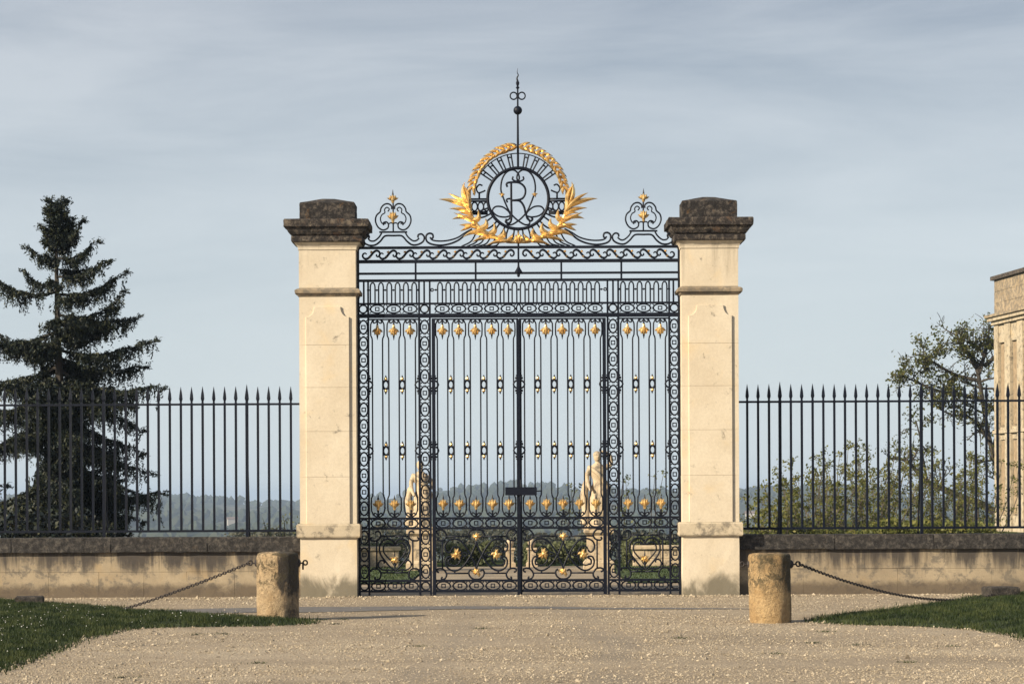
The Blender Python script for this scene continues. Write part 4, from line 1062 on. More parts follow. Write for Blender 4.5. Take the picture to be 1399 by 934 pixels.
hk_b = bollard(1055, 850, 0.256, 0.835, M_boll_b, 'ochre lichened stone bollard chained towards the mansion side', 12.0, -0.012)
def stub(px, py, wd, hgt, label, seed, loc=None):
    x, y = gpt(px, py) if loc is None else loc
    bm = loft_square([(wd, -0.06), (wd, hgt - 0.02), (wd - 0.02, hgt)], 6, 0.012, seed=seed)
    o = build('stone_stub', bm, M_stub, None, (x, y, gz(x, y)), (0, 0, 0.15))
    tag(o, label, 'stone stub', 'broken bollard stubs in the grass'); return Vector((x, y, gz(x, y) + hgt * 0.7))
sa = stub(41, 829, 0.20, 0.15, 'low dark stone stub in the lawn corner on the spruce side', 4.0)
sb = stub(1368, 819, 0.22, 0.19, 'low dark stone stub in the lawn corner on the mansion side', 6.0)
def chain(h0, h1, t_touch, pw, zmin, label):
    pts = []; n_ = 400
    for i in range(n_ + 1):
        t_ = i / n_; p_ = h0.lerp(h1, t_)
        zz = gz(p_.x, p_.y) + zmin
        if t_ < t_touch: zz += (h0.z - zz) * (1 - t_ / t_touch) ** pw
        p_.z = zz + (max(0, (t_ - 0.9) / 0.1)) * (h1.z - zz) * 0.6
        pts.append(p_)
    acc = [0]
    for a, b_ in zip(pts, pts[1:]): acc.append(acc[-1] + (b_ - a).length)
    def at(d):
        import bisect
        i = min(max(1, bisect.bisect(acc, d)), n_); f_ = (d - acc[i - 1]) / max(1e-9, acc[i] - acc[i - 1]); return pts[i - 1].lerp(pts[i], f_)
    bm = bmesh.new(); step = 0.052; k = 0; d = 0.02
    while d < acc[-1] - 0.03:
        c_ = at(d); tg = (at(min(acc[-1], d + 0.02)) - at(max(0, d - 0.02))).normalized()
        side = tg.cross(Vector((0, 0, 1))).normalized(); upv = side.cross(tg)
        sd_ = side * 0.8 + upv * 0.6 if k % 2 else upv * 0.8 - side * 0.6
        ring = []
        for q in range(10):
            a = 2 * PI * q / 10; ring.append(c_ + tg * math.cos(a) * 0.035 + sd_.normalized() * math.sin(a) * 0.018)
        tube(bm, ring, 0.0062, 5, True, up=tg.cross(sd_).normalized()); d += step; k += 1
    o = build('chain', bm, M_rust, None, smooth=True)
    tag(o, label, 'chain', 'iron chains between bollards and stubs')
chain(hk_a[0], sa, 0.56, 1.15, 0.045, 'rusty iron chain drooping from the mossy bollard onto the lawn')
chain(hk_b[1], sb, 0.80, 1.7, 0.055, 'rusty iron chain sagging from the ochre bollard to the lawn')

# ------------------------------------------------------------------ foliage helpers
def quads(Cn, size, asp=0.6, droop=None):
    """random little leaves at the centres; returns verts, faces (quads)"""
    n_ = len(Cn); u = rng.normal(0, 1, (n_, 3)); u /= np.linalg.norm(u, axis=1)[:, None]
    if droop is not None: u = u * (1 - droop) + np.array([0, 0, -1.0]) * droop; u /= np.linalg.norm(u, axis=1)[:, None]
    w_ = np.cross(u, rng.normal(0, 1, (n_, 3))); w_ /= np.linalg.norm(w_, axis=1)[:, None] + 1e-9
    s_ = (np.asarray(size) * np.ones(n_))[:, None]
    P = np.stack([Cn - u * s_, Cn + w_ * s_ * asp, Cn + u * s_, Cn - w_ * s_ * asp], 1)
    return P.reshape(-1, 3)
def leaf_obj(name, V, mat, parent):
    return place(name, np_mesh(name, V, np.arange(len(V)), 4, mat), parent)

# spruce
def spruce(base, H, label, seed, boughs, wide=1.0):
    rd = random.Random(seed); r_ = empty('spruce_tree', base, label, 'tree')
    bm = bmesh.new()
    tp = [(0.05 * math.sin(z_ * 0.7), 0.04 * math.cos(z_ * 0.9), z_) for z_ in np.linspace(-0.3, H, 16)]
    tube(bm, tp, [0.15 * (1 - i / 15.5) + 0.010 for i in range(16)], 8)
    build('trunk', bm, M_bark, r_)
    bmb = bmesh.new(); cen = []
    def twig(p, dirv, ln, sz, sag=0.12):
        k = max(2, int(ln / 0.036)); q = p.copy(); dv = dirv.copy()
        for i in range(k):
            q = q + dv * (ln / k); dv = (dv + Vector((rd.uniform(-.14, .14), rd.uniform(-.14, .14), -sag))).normalized()
            cen.append((q.x, q.y, q.z, sz * (1.1 - 0.45 * i / k), dv.x, dv.y, dv.z))
    def bough(a, z0, ln, dzt, lush=1.0):
        """one limb: leaves the trunk at z0, sags, lifts its tip; side sprays carry hanging curtains"""
        o_ = Vector((math.cos(a), math.sin(a), 0)); sd_ = Vector((-o_.y, o_.x, 0)); pts = []
        wob = rd.uniform(-0.16, 0.16); sag_ = rd.uniform(0.02, 0.20); pw_ = rd.uniform(1.0, 2.6)
        for i in range(11):
            f_ = i / 10
            z_ = z0 + dzt * f_ ** pw_ - sag_ * ln * math.sin(PI * min(1, f_ * 1.08)) 
            pts.append(o_ * (ln * f_) + sd_ * (wob * ln * math.sin(PI * f_)) + Vector((0, 0, z_)) + Vector((rd.gauss(0, .02), rd.gauss(0, .02), rd.gauss(0, .015))) * f_)
        tube(bmb, pts, [max(0.005, 0.034 * (1 - f / 11.5) * min(1, 0.3 + ln / 2)) for f in range(11)], 5)
        P_ = cr(pts, 4); d = 0.10 * ln; acc = 0
        for i in range(1, len(P_)):
            acc += (P_[i] - P_[i - 1]).length
            if acc < d: continue
            d = acc + rd.uniform(0.042, 0.07); f_ = min(1, acc / ln); p_ = P_[i]; tg = (P_[i] - P_[i - 1]).normalized()
            dens = 0.42 + 1.15 * (fnoise((p_.x * 1.5, p_.y * 1.5, z0), 1.6, seed) + 0.35)
            for s in (1, -1):
                sl_ = (0.10 + 0.42 * ln ** 0.6 * (1 - f_) ** 0.7) * rd.uniform(0.35, 1.3)
                dv = (sd_ * s * 0.85 + tg * 0.75 + Vector((0, 0, 0.05))).normalized()
                twig(p_, dv, sl_, 0.036, 0.05)
                k = int(sl_ / 0.075)
                for q in range(k):
                    if rd.random() < dens * lush * 0.85:
                        twig(p_ + dv * sl_ * (q + 0.5) / max(1, k), Vector((rd.uniform(-.2, .2), rd.uniform(-.2, .2), -1)).normalized(), rd.uniform(0.08, 0.40) * (0.6 + 0.5 * math.sin(PI * f_)) * min(1, 0.35 + ln * 0.5), 0.035, 0.02)
            if rd.random() < dens * lush: twig(p_, Vector((rd.uniform(-.2, .2), rd.uniform(-.2, .2), -1)).normalized(), rd.uniform(0.14, 0.52) * min(1, 0.3 + ln * 0.5), 0.036, 0.02)
            twig(p_, (tg + Vector((rd.uniform(-.5, .5), rd.uniform(-.5, .5), rd.uniform(0.2, 0.8)))).normalized(), rd.uniform(0.05, 0.15), 0.034)
        for _ in range(6): twig(pts[-1], (o_ + Vector((rd.uniform(-.7, .7), rd.uniform(-.7, .7), rd.uniform(-0.1, 1.0)))).normalized(), rd.uniform(0.08, 0.17), 0.033)
    for a, z0, ln, dzt in boughs: bough(a, z0, ln, dzt, 1.15)
    def Lmax(dz): return (0.14 + 0.36 * dz if dz < 1.0 else min(2.0, 0.50 + 0.50 * (dz - 1.0))) * wide
    zc = H - 0.10
    while zc > 0.4:
        dz = H - zc
        if dz < 0.9: az = [rd.uniform(0, 2 * PI) for _ in range(3)]
        else: az = [rd.choice((-1, 1)) * PI / 2 + rd.uniform(-0.95, 0.95) for _ in range(1 if dz < 2.6 else 2 if dz < 3.6 else 6)]
        for a in az:
            ln = Lmax(dz) * rd.uniform(0.55, 1.0); bough(a, zc + rd.uniform(-.08, .08), ln, ln * ((0.35 if dz < 1 else max(-0.25, 0.12 - 0.07 * dz)) + rd.uniform(-.08, .08)), 1.1)
        zc -= rd.uniform(0.20, 0.34) if dz > 0.9 else 0.11
    for _ in range(7): twig(Vector((0, 0, H - 0.16)), Vector((rd.uniform(-.35, .35), rd.uniform(-.35, .35), 1)).normalized(), 0.2, 0.03, 0.0)
    build('limbs', bmb, M_bark, r_)
    A_ = np.array(cen); Cn = A_[:, :3]; dv = A_[:, 4:7]
    V = []
    for _ in range(2):
        u = dv * 0.6 + rng.normal(0, 0.5, Cn.shape); u /= np.linalg.norm(u, axis=1)[:, None]
        w_ = np.cross(u, rng.normal(0, 1, Cn.shape)); w_ /= np.linalg.norm(w_, axis=1)[:, None]
        s_ = (A_[:, 3] * rng.uniform(0.85, 1.7, len(A_)))[:, None]; jc = Cn + rng.normal(0, 0.016, Cn.shape)
        V.append(np.stack([jc - u * s_, jc + w_ * s_ * 0.32, jc + u * s_ * 1.1, jc - w_ * s_ * 0.32], 1).reshape(-1, 3))
    leaf_obj('crown', np.concatenate(V), M_needle, r_)
    print('spruce cards', len(A_) * 2)
YT = 12.0; top = wpt(80, 276, YT); scl = (D0 + YT) / F
def bgh(px0, py0, px1, py1, az=0.0):
    """a bough from trunk height py0 whose tip stands at px1, py1"""
    a_ = wpt(px0, py0, YT); b_ = wpt(px1, py1, YT); ln = abs(b_.x - top.x)
    return ((0.0 if b_.x > top.x else PI) + az, a_.z, ln / math.cos(az), b_.z - a_.z)
spruce((top.x, YT, 0), top.z + 0.03, 'dark drooping spruce tree behind the iron railing', 5,
       [bgh(75, 312, 96, 300), bgh(75, 332, 110, 303), bgh(75, 330, 58, 312), bgh(74, 352, 128, 330, 0.2), bgh(74, 352, 38, 338), bgh(74, 378, 147, 358), bgh(74, 382, 30, 372, -0.2), bgh(73, 402, 169, 370, 0.15), bgh(73, 398, -6, 384), bgh(73, 430, 172, 402, -0.3),
        bgh(72, 440, 187, 434), bgh(72, 452, 150, 420, 0.5), bgh(72, 452, -10, 470, 0.25), bgh(72, 470, -30, 440, -0.4), bgh(71, 478, 208, 466), bgh(71, 488, 190, 500, 0.35), bgh(71, 505, 222, 530), bgh(71, 500, -60, 520), bgh(70, 520, 190, 560, -0.4), bgh(70, 530, -70, 560, 0.3),
        bgh(70, 548, 192, 590, 0.1), bgh(70, 570, 186, 620, 0.3), bgh(70, 580, -70, 620), bgh(70, 590, 203, 648), bgh(70, 620, 170, 670, -0.5), bgh(70, 640, 210, 690, 0.1), bgh(70, 655, 224, 676, -0.1), bgh(70, 670, 190, 715, 0.3), bgh(70, 640, -80, 680), bgh(70, 690, 170, 722, -0.3)])
spruce((wpt(-95, 600, 13.5).x, 13.5, 0), 4.6, 'second spruce whose boughs mingle with the taller dark one', 15, [(0.2, 3.2, 1.2, 0.1), (-0.3, 2.6, 1.5, -0.1), (0.0, 2.0, 1.6, -0.2), (0.3, 1.4, 1.7, -0.3), (PI, 2.4, 1.4, -0.1)])

# broadleaf skeletons
def grow(bm, p, d, ln, rad, depth, rd, tips, bend=0.35, up=0.12, mn=0.02):
    n_ = 4; pts = [p.copy()]; q = p.copy(); dv = d.copy()
    for i in range(n_):
        dv = (dv + Vector((rd.gauss(0, bend), rd.gauss(0, bend), rd.gauss(0, bend) + up)) * 0.45).normalized(); q = q + dv * ln / n_; pts.append(q.copy())
    tube(bm, pts, [max(0.004, rad * (1 - 0.45 * i / n_)) for i in range(n_ + 1)], 5 if rad > 0.03 else 3)
    if depth <= 1: tips.extend([(pts[i], depth) for i in range(1, n_ + 1)])
    if depth == 0: return
    for k in range(rd.choice((2, 3, 3))):
        i = rd.randint(2, n_); sp = Vector((rd.gauss(0, 1), rd.gauss(0, 1), rd.gauss(0, 0.8))); 
        grow(bm, pts[i], (dv * 0.75 + sp.normalized() * 0.75).normalized(), ln * rd.uniform(0.58, 0.82), max(mn, rad * 0.55), depth - 1, rd, tips, bend, up, mn)
# big bare-limbed oak half behind the mansion corner
def oak():
    Yo = 72.0; sc_ = (D0 + Yo) / F; rd = random.Random(41)
    W = lambda px, py, dy=0: wpt(px, py, Yo + dy)
    b0 = W(1362, 726.5); r_ = empty('oak_tree', (b0.x, Yo, -0.1), 'sparse oak with a long mossy limb beside the mansion corner', 'tree')
    off = Vector((b0.x, Yo, -0.1)); bm = bmesh.new(); tips = []
    def limb(pxs, r0, r1, sub, depth, ln):
        P_ = cr([W(*q) - off for q in pxs], 4)
        tube(bm, P_, [r0 + (r1 - r0) * i / (len(P_) - 1) for i in range(len(P_))], 7)
        for i in range(max(2, len(P_) // 4), len(P_)):
            for _ in range(sub):
                if rd.random() < 0.6:
                    tg = (P_[min(i + 1, len(P_) - 1)] - P_[i - 1]).normalized(); sp = Vector((rd.gauss(0, 1), rd.gauss(0, 1), rd.gauss(0.15, 0.9))).normalized()
                    grow(bm, P_[i], (tg * 0.4 + sp).normalized(), ln * rd.uniform(0.6, 1.1), r1 * 0.8, depth, rd, tips, 0.4, 0.10, 0.018)
    limb([(1372, 732), (1370, 690), (1362, 640), (1350, 590), (1342, 540), (1336, 505)], 0.16, 0.085, 2, 2, 1.1)
    limb([(1360, 700), (1340, 688), (1312, 678), (1290, 668), (1268, 660), (1250, 640), (1236, 628), (1214, 626)], 0.20, 0.06, 1, 2, 0.9)
    limb([(1338, 510), (1330, 490), (1316, 474), (1308, 458)], 0.13, 0.05, 2, 2, 0.9)
    limb([(1337, 508), (1346, 484), (1352, 462)], 0.11, 0.05, 2, 2, 0.8)
    limb([(1341, 545), (1318, 540), (1290, 536), (1262, 526), (1240, 516)], 0.12, 0.04, 2, 2, 0.9)
    limb([(1338, 520), (1306, 512), (1278, 496), (1258, 484)], 0.10, 0.04, 2, 2, 0.8)
    limb([(1268, 660), (1262, 630), (1258, 600), (1252, 575)], 0.07, 0.03, 1, 2, 0.7)
    limb([(1344, 590), (1325, 570), (1300, 566), (1280, 556)], 0.08, 0.03, 2, 2, 0.8)
    limb([(1345, 500), (1370, 480), (1395, 470)], 0.12, 0.04, 2, 2, 0.9)
    build('trunk', bm, M_bark, r_)
    T_ = []
    for p_, dp in tips:
        pz = (p_ + off).z
        cl = fnoise(p_, 1.1, 3.0)
        k = (rd.choice((0, 1, 2, 3, 5)) if cl > -0.12 else rd.choice((0, 0, 1))) if pz > 5.0 else rd.choice((0, 0, 1, 1, 3))
        for _ in range(k): T_.append(p_ + Vector((rd.gauss(0, .16), rd.gauss(0, .16), rd.gauss(0, .13))))
    T_ = np.array([tuple(q) for q in T_]); print('oak leaves', len(T_))
    leaf_obj('crown', quads(T_, rng.uniform(0.045, 0.105, len(T_)), 0.6), M_oak, r_)
oak()
def shrub(px, Y, hgt, spread, nst, label, seed, mat, lsize, dens, bark=None, group=None, zb=-0.1, name='leafy_shrub'):
    rd = random.Random(seed); x = CX + (px - 700) * (D0 + Y) / F; zt = terrain_z(x, Y)
    r_ = empty(name, (x, Y, zt), label, 'shrub', group); bm = bmesh.new(); tips = []
    for _ in range(nst):
        a = rd.uniform(0, 2 * PI); rr_ = rd.uniform(0, 0.45) * spread
        p_ = Vector((math.cos(a) * rr_, math.sin(a) * rr_, zb)); d_ = Vector((math.cos(a) * 0.30, math.sin(a) * 0.30, 1)).normalized()
        h_ = hgt * rd.uniform(0.65, 1.0); q = [p_]
        for i in range(6): d_ = (d_ + Vector((rd.gauss(0, .12), rd.gauss(0, .12), 0.05))).normalized(); q.append(q[-1] + d_ * h_ / 6)
        tube(bm, q, [0.022 * (1 - i / 7) + 0.004 for i in range(7)], 4)
        for i in range(1, 7):
            for _ in range(3):
                sp = Vector((rd.gauss(0, 1), rd.gauss(0, 1), rd.gauss(0.5, 0.5))).normalized(); l_ = rd.uniform(0.15, 0.5) * (1.2 - i / 8)
                e_ = q[i] + sp * l_; tube(bm, [q[i], (q[i] + e_) / 2 + Vector((0, 0, .02)), e_], [0.007, 0.005, 0.003], 3)
                for f_ in (0.35, 0.6, 0.8, 1.0): tips.append(q[i].lerp(e_, f_))
    build('stems', bm, bark or M_bark_pale, r_)
    T_ = np.array([tuple(p_ + Vector((rd.gauss(0, .05), rd.gauss(0, .05), rd.gauss(0, .05)))) for p_ in tips for _ in range(rd.choice(dens))])
    leaf_obj('leaves', quads(T_, rng.uniform(lsize * 0.6, lsize * 1.3, len(T_)), 0.55), mat, r_)
gs = 'sparse shrubs beyond the mansion-side railing'
for i, (px, Y_, h_, sp, ns, lb) in enumerate(((1062, 20.5, 1.75, 0.9, 9, 'lowest sparse yellow-green shrub, the one next to the mansion-side pier'), (1100, 22, 2.25, 1.1, 12, 'sparse yellow-green shrub second from the mansion-side pier'),
        (1140, 24, 2.35, 1.1, 12, 'sparse yellow-green shrub third from the mansion-side pier'), (1178, 26, 2.75, 1.2, 13, 'sparse yellow-green shrub fourth from the mansion-side pier'), (1214, 30, 2.9, 1.3, 12, 'tall yellow-green shrub under the tip of the mossy oak limb'),
        (1262, 33, 2.2, 1.4, 11, 'bushy yellow-green shrub below the middle of the mossy oak limb'), (1300, 31, 2.6, 1.3, 12, 'bushy yellow-green shrub below the thick end of the oak limb'), (1336, 35, 2.6, 1.4, 12, 'bushy yellow-green shrub at the foot of the mansion corner'))):
    shrub(px, Y_ - 2, h_ * 1.14, sp, ns + 3, lb, 100 + i, M_shrub, 0.042, (1, 2, 3, 4), group=gs)
shrub(868, 24, 2.9, 0.9, 6, 'wispy sapling seen through the screen beside the mansion-side pier', 131, M_hedge, 0.05, (0, 0, 1, 2), M_bark, name='wispy_sapling')
shrub(786, 23, 2.3, 0.9, 5, 'wispy sapling close behind the statue with the raised arm', 132, M_hedge, 0.05, (0, 0, 1, 2), M_bark, name='wispy_sapling')
shrub(396, 17, 1.35, 0.5, 4, 'thin dark twiggy bush beside the spruce-side pier', 133, M_hedge, 0.04, (0, 1, 1, 2), M_bark, name='twiggy_bush')

# clipped and loose hedges at the end of the garden
def hedge(x0, x1, Y0, depth, hgt, label, seed, mat=M_hedge, n_=5200, zb=0.0, group=None, gap=0.0, rz=0.0):
    rd = np.random.default_rng(seed)
    xm = (x0 + x1) / 2; r_ = empty('hedge', (xm, Y0, zb), label, 'hedge', group)
    bm = bmesh.new(); 
    k = max(2, int((x1 - x0) / 0.35))
    for i in range(k):
        xx = x0 + (x1 - x0) * (i + 0.5) / k - xm; tube(bm, [(xx, 0, -0.08), (xx + rd.uniform(-.1, .1), rd.uniform(-.1, .1), hgt * 0.45), (xx + rd.uniform(-.2, .2), rd.uniform(-.1, .1), hgt * 0.85)], [0.02, 0.014, 0.005], 4)
    build('stems', bm, M_bark, r_)
    X = rd.uniform(x0 - xm, x1 - xm, n_); Yh = rd.normal(0, depth / 3, n_)
    top_ = np.array([hgt * (0.86 + 0.30 * fnoise((x, 0, seed), 1.1, seed) + 0.12 * fnoise((x, 0, 0), 4, seed)) for x in X])
    Z = top_ * rd.uniform(0, 1, n_) ** 0.65
    leaf_obj('leaves', quads(np.stack([X, Yh, Z], 1), rd.uniform(0.03, 0.075, n_), 0.6), mat, r_)
hedge(-5.2, -2.6, 15.6, 0.6, 0.62, 'rough green hedge behind the statue near the spruce-side pier', 3)
hedge(-1.62, -0.55, 16.2, 0.6, 0.66, 'leafy hedge closing the gravel walk, spruce-side half', 4, n_=1500)
hedge(0.15, 1.55, 16.2, 0.6, 0.58, 'leafy hedge closing the gravel walk, mansion-side half', 5, n_=1600)
hedge(2.35, 5.4, 15.6, 0.6, 0.64, 'rough green hedge behind the statue near the mansion-side pier', 6)
hedge(-7.0, 7.0, 20.0, 2.0, 0.86, 'wild dark thicket along the terrace edge beyond the garden', 21, M_thicket, 15000)
hedge(-13.5, -7.6, 4.6, 1.2, 1.5, 'dark undergrowth at the foot of the spruce behind the railing', 7, M_needle, 9000)
hedge(5.4, 11.5, 19.5, 1.2, 0.95, 'low yellow-green hedge under the sparse shrubs', 9, M_shrub, 9000)

# garden surfaces behind the gate
def sheet(name, x0, x1, y0, y1, z_, mat, label, cat, nx=24, ny=24):
    V = [(x, y, z_ + 0.006 * fnoise((x, y, 0), 1.2, 3)) for y in np.linspace(y0, y1, ny) for x in np.linspace(x0, x1, nx)]; Fc = []
    for j in range(ny - 1):
        for i in range(nx - 1): Fc += [j * nx + i, j * nx + i + 1, (j + 1) * nx + i + 1, (j + 1) * nx + i]
    return tag(place(name, np_mesh(name, np.array(V), np.array(Fc), 4, mat, True)), label, cat, kind='structure')
sheet('garden_path', -1.95, 1.95, 0.9, 15.4, 0.0, M_gravel, 'gravel garden walk running away behind the gate', 'path')
sheet('garden_path', -9, 9, 0.9, 5.5, -0.012, M_gravel, 'gravel margin along the inside of the low walls', 'path')
M_lawn2 = plain('garden_lawn', (0.060, 0.092, 0.022), 0.95, 0, 0.3, 9, 0.3)
for s, lb in ((-1, 'green garden lawn around the spruce-side statue'), (1, 'green garden lawn around the mansion-side statue')):
    a, b_ = sorted((s * 2.0, s * 9.0)); sheet('garden_lawn', a, b_, 5.4, 15.4, 0.012, M_lawn2, lb, 'lawn')
    n_ = 14000; X = rng.uniform(a, b_, n_); Yg = rng.uniform(5.4, 15.3, n_); hh = rng.uniform(0.02, 0.06, n_); an = rng.uniform(0, PI, n_); wd = 0.008
    V = np.stack([np.stack([X - np.cos(an) * wd, Yg - np.sin(an) * wd, 0 * X + 0.008], 1), np.stack([X + np.cos(an) * wd, Yg + np.sin(an) * wd, 0 * X + 0.008], 1), np.stack([X + rng.normal(0, .02, n_), Yg + rng.normal(0, .02, n_), hh + 0.01], 1)], 1).reshape(-1, 3)
    tag(place('grass', np_mesh('grass', V, np.arange(3 * n_), 3, M_grass)), lb.replace('green garden lawn', 'mown grass blades'), 'grass', kind='stuff')

# low terrace wall pieces and balustrade pedestals behind the statues
def low_terrace(x0, x1, label):
    r_ = empty('terrace_wall', ((x0 + x1) / 2, 15.0, 0), label, 'wall', 'low terrace walls behind the statues'); k = max(1, int((x1 - x0) / 0.6)); wd = (x1 - x0) / k
    for row in range(2):
        for i in range(k):
            build('stone_block', rough_block(wd - 0.008, 0.30, 0.20, x0 + i + row * 9, 0.006, 0.01, 0), M_statue, r_, (x0 + i * wd - (x0 + x1) / 2, -0.15, -0.03 + row * 0.203))
    bm = rough_block(x1 - x0 + 0.06, 0.40, 0.09, x0, 0.008, 0.012, 6); build('coping_stone', bm, M_statue, r_, (-(x1 - x0) / 2 - 0.03, -0.2, 0.375))
low_terrace(-4.4, -2.62, 'low pale stone terrace wall behind the spruce-side statue')
low_terrace(2.55, 4.4, 'low pale stone terrace wall behind the mansion-side statue')
def dwarf_pillar(x, label):
    r_ = empty('dwarf_pillar', (x, 15.2, 0), label, 'pillar', 'dwarf stone pillars flanking the end of the walk')
    build('shaft', loft_square([(0.13, -0.04), (0.13, 0.08), (0.09, 0.11), (0.09, 0.35), (0.12, 0.38), (0.12, 0.42)], 4, 0.006, seed=x), M_statue, r_)
    bm = bmesh.new(); lathe(bm, [(0.05, 0.42), (0.05, 0.44), (0.085, 0.50), (0.09, 0.54), (0.06, 0.59), (0.02, 0.62)], 12); build('ball_finial', bm, M_statue, r_, smooth=True)
dwarf_pillar(wpt(697, 740, 15.2).x, 'dwarf stone pillar with rounded finial on the spruce side of the walk')
dwarf_pillar(wpt(727, 740, 15.2).x, 'dwarf stone pillar with rounded finial on the mansion side of the walk')

# statues on pedestals
def pedestal(x, Y0, label, hgt):
    r_ = empty('pedestal', (x, Y0, 0), label, 'pedestal', 'statue pedestals')
    build('base', loft_square([(0.32, -0.04), (0.32, 0.16), (0.27, 0.22)], 6, 0.006, seed=x), M_statue, r_)
    build('die', loft_square([(0.245, 0.221), (0.245, hgt - 0.12)], 6, 0.006, seed=x + 2), M_statue, r_)
    build('cap', loft_square([(0.26, hgt - 0.119), (0.31, hgt - 0.07), (0.31, hgt)], 6, 0.006, seed=x + 4), M_statue, r_)
def statue(x, Y0, zb, hgt, label, mirror, raised, seed):
    """draped stone figure, weight on one leg, joined into one surface by a voxel remesh"""
    bm = bmesh.new(); s = mirror; h = hgt
    # drapery: stacked folds from hem to chest, swung over the hip
    rings = []; n_ = 28
    prof = [(0.0, .150, .120, 0.0), (0.04, .155, .125, 0.0), (0.12, .135, .110, .004), (0.24, .125, .105, .012), (0.34, .128, .105, .020), (0.44, .132, .105, .028), (0.51, .128, .098, .030), (0.57, .104, .082, .022), (0.62, .092, .074, .012), (0.68, .104, .080, .004), (0.74, .112, .082, -.002), (0.79, .110, .070, -.006), (0.825, .070, .052, -.006), (0.85, .036, .036, -.006)]
    for f_, rx, ry, ox in prof:
        ring = []
        for q in range(n_):
            a = 2 * PI * q / n_; fold = 1 + (0.11 if f_ < 0.56 else 0.03) * math.sin(a * 7 + f_ * 9 * s + seed) * (1 - 0.3 * f_) + 0.05 * math.sin(a * 3 + f_ * 14)
            ring.append(bm.verts.new((s * ox * h + rx * h * math.cos(a) * fold, ry * h * math.sin(a) * fold, f_ * h)))
        rings.append(ring)
    for A_, B_ in zip(rings, rings[1:]):
        for k in range(n_): bm.faces.new((A_[k], A_[(k + 1) % n_], B_[(k + 1) % n_], B_[k]))
    bm.faces.new(rings[0][::-1]); bm.faces.new(rings[-1])
    V3 = lambda x_, y_, z_: Vector((s * x_ * h, y_ * h, z_ * h))
    tube(bm, [V3(-.006, 0, .82), V3(-.008, -.004, .90)], [.036 * h, .032 * h], 10)                 # neck
    sphere(bm, V3(-.016, -.010, .930), 0.058 * h, 14, 10, (0.86, 1.0, 1.16))                       # head
    sphere(bm, V3(-.010, .012, .955), 0.060 * h, 12, 8, (0.95, 1.0, 0.92))                         # hair
    sphere(bm, V3(-.004, .056, .940), 0.026 * h, 8, 6)                                             # hair knot
    tube(bm, [V3(-.018, -.062, .942), V3(-.019, -.074, .926), V3(-.018, -.062, .920)], [.006 * h, .010 * h, .006 * h], 6)   # nose
    tube(bm, [V3(-.018, -.052, .90), V3(-.018, -.046, .89)], [.018 * h, .012 * h], 6)              # chin
    if raised:
        tube(bm, cr([V3(.095, 0, .785), V3(.165, -.02, .83), V3(.16, -.03, .94), V3(.075, -.035, .995), V3(.03, -.03, 1.0)], 4), [.040 * h * (1 - 0.035 * i) for i in range(17)], 8)
    else:
        tube(bm, cr([V3(.10, 0, .785), V3(.155, -.01, .68), V3(.15, -.05, .60), V3(.06, -.10, .62), V3(.01, -.105, .65)], 4), [.040 * h * (1 - 0.033 * i) for i in range(17)], 8)
    tube(bm, cr([V3(-.105, 0, .785), V3(-.15, .01, .68), V3(-.148, -.03, .57), V3(-.13, -.075, .50), V3(-.12, -.09, .47)], 4), [.040 * h * (1 - 0.033 * i) for i in range(17)], 8)
    tube(bm, cr([V3(-.13, .02, .80), V3(-.05, -.09, .72), V3(.05, -.10, .62), V3(.13, -.06, .53), V3(.15, .02, .44)], 4), [.026 * h] * 17, 8)   # sash
    tube(bm, cr([V3(-.15, .03, .60), V3(-.19, .03, .42), V3(-.17, .02, .22), V3(-.19, .01, .03)], 4), [.045 * h, .05 * h, .05 * h, .05 * h, .055 * h, .055 * h, .055 * h, .055 * h, .055 * h, .055 * h, .06 * h, .06 * h, .06 * h], 8)  # hanging cloak
    for s2 in (-1, 1):  # toes showing beneath the hem
        tube(bm, [V3(.05 * s2, -.09, .02), V3(.06 * s2, -.15, .012)], [.03 * h, .018 * h], 8)
    box(bm, -0.19 * h, 0.19 * h, -0.17 * h, 0.15 * h, -0.035 * h, 0.012 * h)                        # carved foot slab
    o = build('statue', bm, M_statue, None, (x, Y0, zb + 0.034 * h), (0, 0, 0.25 * s), True)
    rm = o.modifiers.new('one_surface', 'REMESH'); rm.mode = 'VOXEL'; rm.voxel_size = 0.013; rm.use_smooth_shade = True
    tag(o, label, 'statue', 'garden statues'); return o
YS = 12.8; zt = 0.86
xa = wpt(576, 700, YS).x; xb = wpt(818, 700, YS).x
pedestal(xa, YS, 'square stone pedestal under the statue with folded arm', zt); pedestal(xb, YS, 'square stone pedestal under the statue with raised arm', zt)
ha = wpt(576, 629, YS).z - zt; hb_ = wpt(815, 612, YS).z - zt
statue(xa, YS, zt, ha / 1.04, 'weathered draped stone statue with one arm folded to its chest', 1, False, 0.4)
statue(xb, YS, zt, hb_ / 1.08, 'weathered draped stone statue with one arm raised over its head', 1, True, 2.1)

